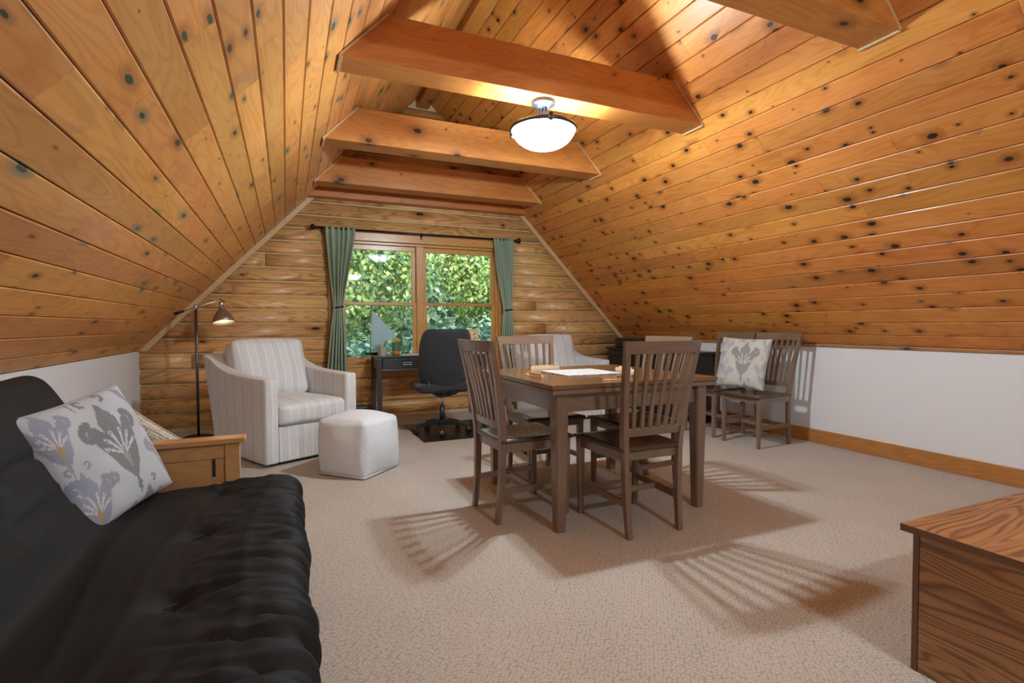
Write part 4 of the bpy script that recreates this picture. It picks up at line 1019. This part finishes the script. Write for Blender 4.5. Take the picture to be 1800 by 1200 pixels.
bm = bmesh.new(); hull(bm, [(-.07, 0, .03), (.0, -.03, .03), (.12, 0, .03), (.0, .03, .03)], [(-.05, 0, .0), (.0, -.02, .0), (.08, 0, .0), (.0, .02, .0)]); bm_obj('hull', bm, 'pewter', sb)
bn = empty('power_box', (.80, 6.22, 0), label='small black box on the floor between armchair and desk', cat='box')
boxo('case', (0, 0, .095), (.20, .16, .19), 'black_plastic', bn, .012); boxo('vent', (0, -.082, .12), (.15, .004, .08), 'mesh_fabric', bn, .001)

# ------------------------------------------------------------------ office chair and mat
mt = tag(boxo('chair_mat', (0, 0, 0), (1.12, .96, .005), 'mat', bev=.0015), 'black vinyl chair mat under the office chair', 'mat'); mt.location = (1.75, 5.335, .003)
oc = empty('office_chair', (1.49, 5.27, .0057), label='black upholstered office swivel chair at the desk', cat='office chair')
bm = bmesh.new(); lathe(bm, [(0, .07), (.045, .07), (.045, .115), (.034, .13), (0, .13)], n=20); bm_obj('base_hub', bm, 'black_plastic', oc, True)
for k in range(5):
    a = math.radians(-106 + 72 * k); c, s = math.cos(a), math.sin(a)
    bm = bmesh.new(); P3 = []
    for r, z, wd, hh in ((.03, .10, .045, .05), (.16, .095, .036, .036), (.285, .066, .028, .024)):
        P3.append([(r * c - s * wd / 2, r * s + c * wd / 2, z - hh / 2), (r * c + s * wd / 2, r * s - c * wd / 2, z - hh / 2), (r * c + s * wd / 2, r * s - c * wd / 2, z + hh / 2), (r * c - s * wd / 2, r * s + c * wd / 2, z + hh / 2)])
    hull(bm, P3[0], P3[1]); hull(bm, P3[1], P3[2]); bm_obj('base_arm', bm, 'black_plastic', oc)
    cs = empty('caster', (.285 * c, .285 * s, .028)); cs.parent = oc
    for t in (-1, 1):
        wl = tubeo('wheel', [(t * .008, 0, 0), (t * .024, 0, 0)], .0275, 'black_plastic', cs, 18)
    tubeo('stem', [(0, 0, 0), (0, 0, .035)], .006, 'steel', cs, 8); cs.rotation_euler = (0, 0, a + .7)
tubeo('column', [(0, 0, .12), (0, 0, .27)], .027, 'black_plastic', oc, 16); tubeo('gas_lift', [(0, 0, .27), (0, 0, .40)], .015, 'steel', oc, 14)
boxo('mechanism', (0, .0, .405), (.16, .22, .05), 'black_plastic', oc, .01)
softo('seat', (.255, .245, .045), .035, 'mesh_fabric', oc, (-.02, .05, .475), n=14, puff=(.01, .01, .02))
def curve(pos, P):
    pos[:, 1] += .10 * (pos[:, 0] / .24) ** 2 - .0; pos[:, 0] *= 1 - .26 * np.clip(-P[:, 2], 0, 1) ** 2.2 - .20 * np.clip(P[:, 2], 0, 1) ** 3.5; pos[:, 1] -= .08 * P[:, 2]; return pos
softo('backrest', (.275, .028, .315), .027, 'mesh_fabric', oc, (.005, -.235, .765), n=18, puff=(0, .012, .0), fn=curve)
for s in (-1, 1):
    tubeo('back_bracket', [(0, -.05, .405), (s * .09, -.15, .42), (s * .17, -.165, .47), (s * .195, -.155, .56)], [.02, .02, .018, .014], 'black_plastic', oc, 10)

# ------------------------------------------------------------------ dark cabinet along the right wall
cbn = empty('media_cabinet', (4.36, 5.35, 0), label='low espresso cabinet along the white wall behind the spare chairs', cat='cabinet')
boxo('carcass', (.01, 0, .41), (.34, 1.72, .74), 'darkcab', cbn, .004); boxo('cabinet_top', (0, 0, .793), (.38, 1.78, .024), 'darkcab', cbn, .003); boxo('plinth', (.02, 0, .02), (.30, 1.66, .04), 'black_plastic', cbn, 0)
for k in range(3):
    dr = empty('door', (-.168, -.57 + .57 * k, .41)); dr.parent = cbn
    boxo('panel', (0, 0, 0), (.012, .40, .54), 'darkcab', dr, .001)
    for s in (-1, 1): boxo('stile', (-.004, s * .24, 0), (.02, .07, .70), 'darkcab', dr, .002); boxo('rail', (-.004, 0, s * .315), (.02, .41, .07), 'darkcab', dr, .002)
    tubeo('knob', [(-.015, .235, 0), (-.04, .235, 0)], .010, 'pewter', dr, 12)
for s in (-1, 1): boxo('end_stile', (.14 * 1, s * .866, .41), (.06, .012, .72), 'darkcab', cbn, .001); boxo('end_stile', (-.12, s * .866, .41), (.06, .012, .72), 'darkcab', cbn, .001)
gc = empty('carry_case', (4.33, 5.78, .806), label='dark carrying case with handle on top of the espresso cabinet', cat='case')
boxo('case_body', (0, 0, .065), (.26, .55, .13), 'black_plastic', gc, .012)
bm = bmesh.new(); tube_pts(bm, [(-.13, -.07, .07), (-.155, -.06, .075), (-.155, .06, .075), (-.13, .07, .07)], .008, 8); bm_obj('handle', bm, 'oakedge', gc, True)
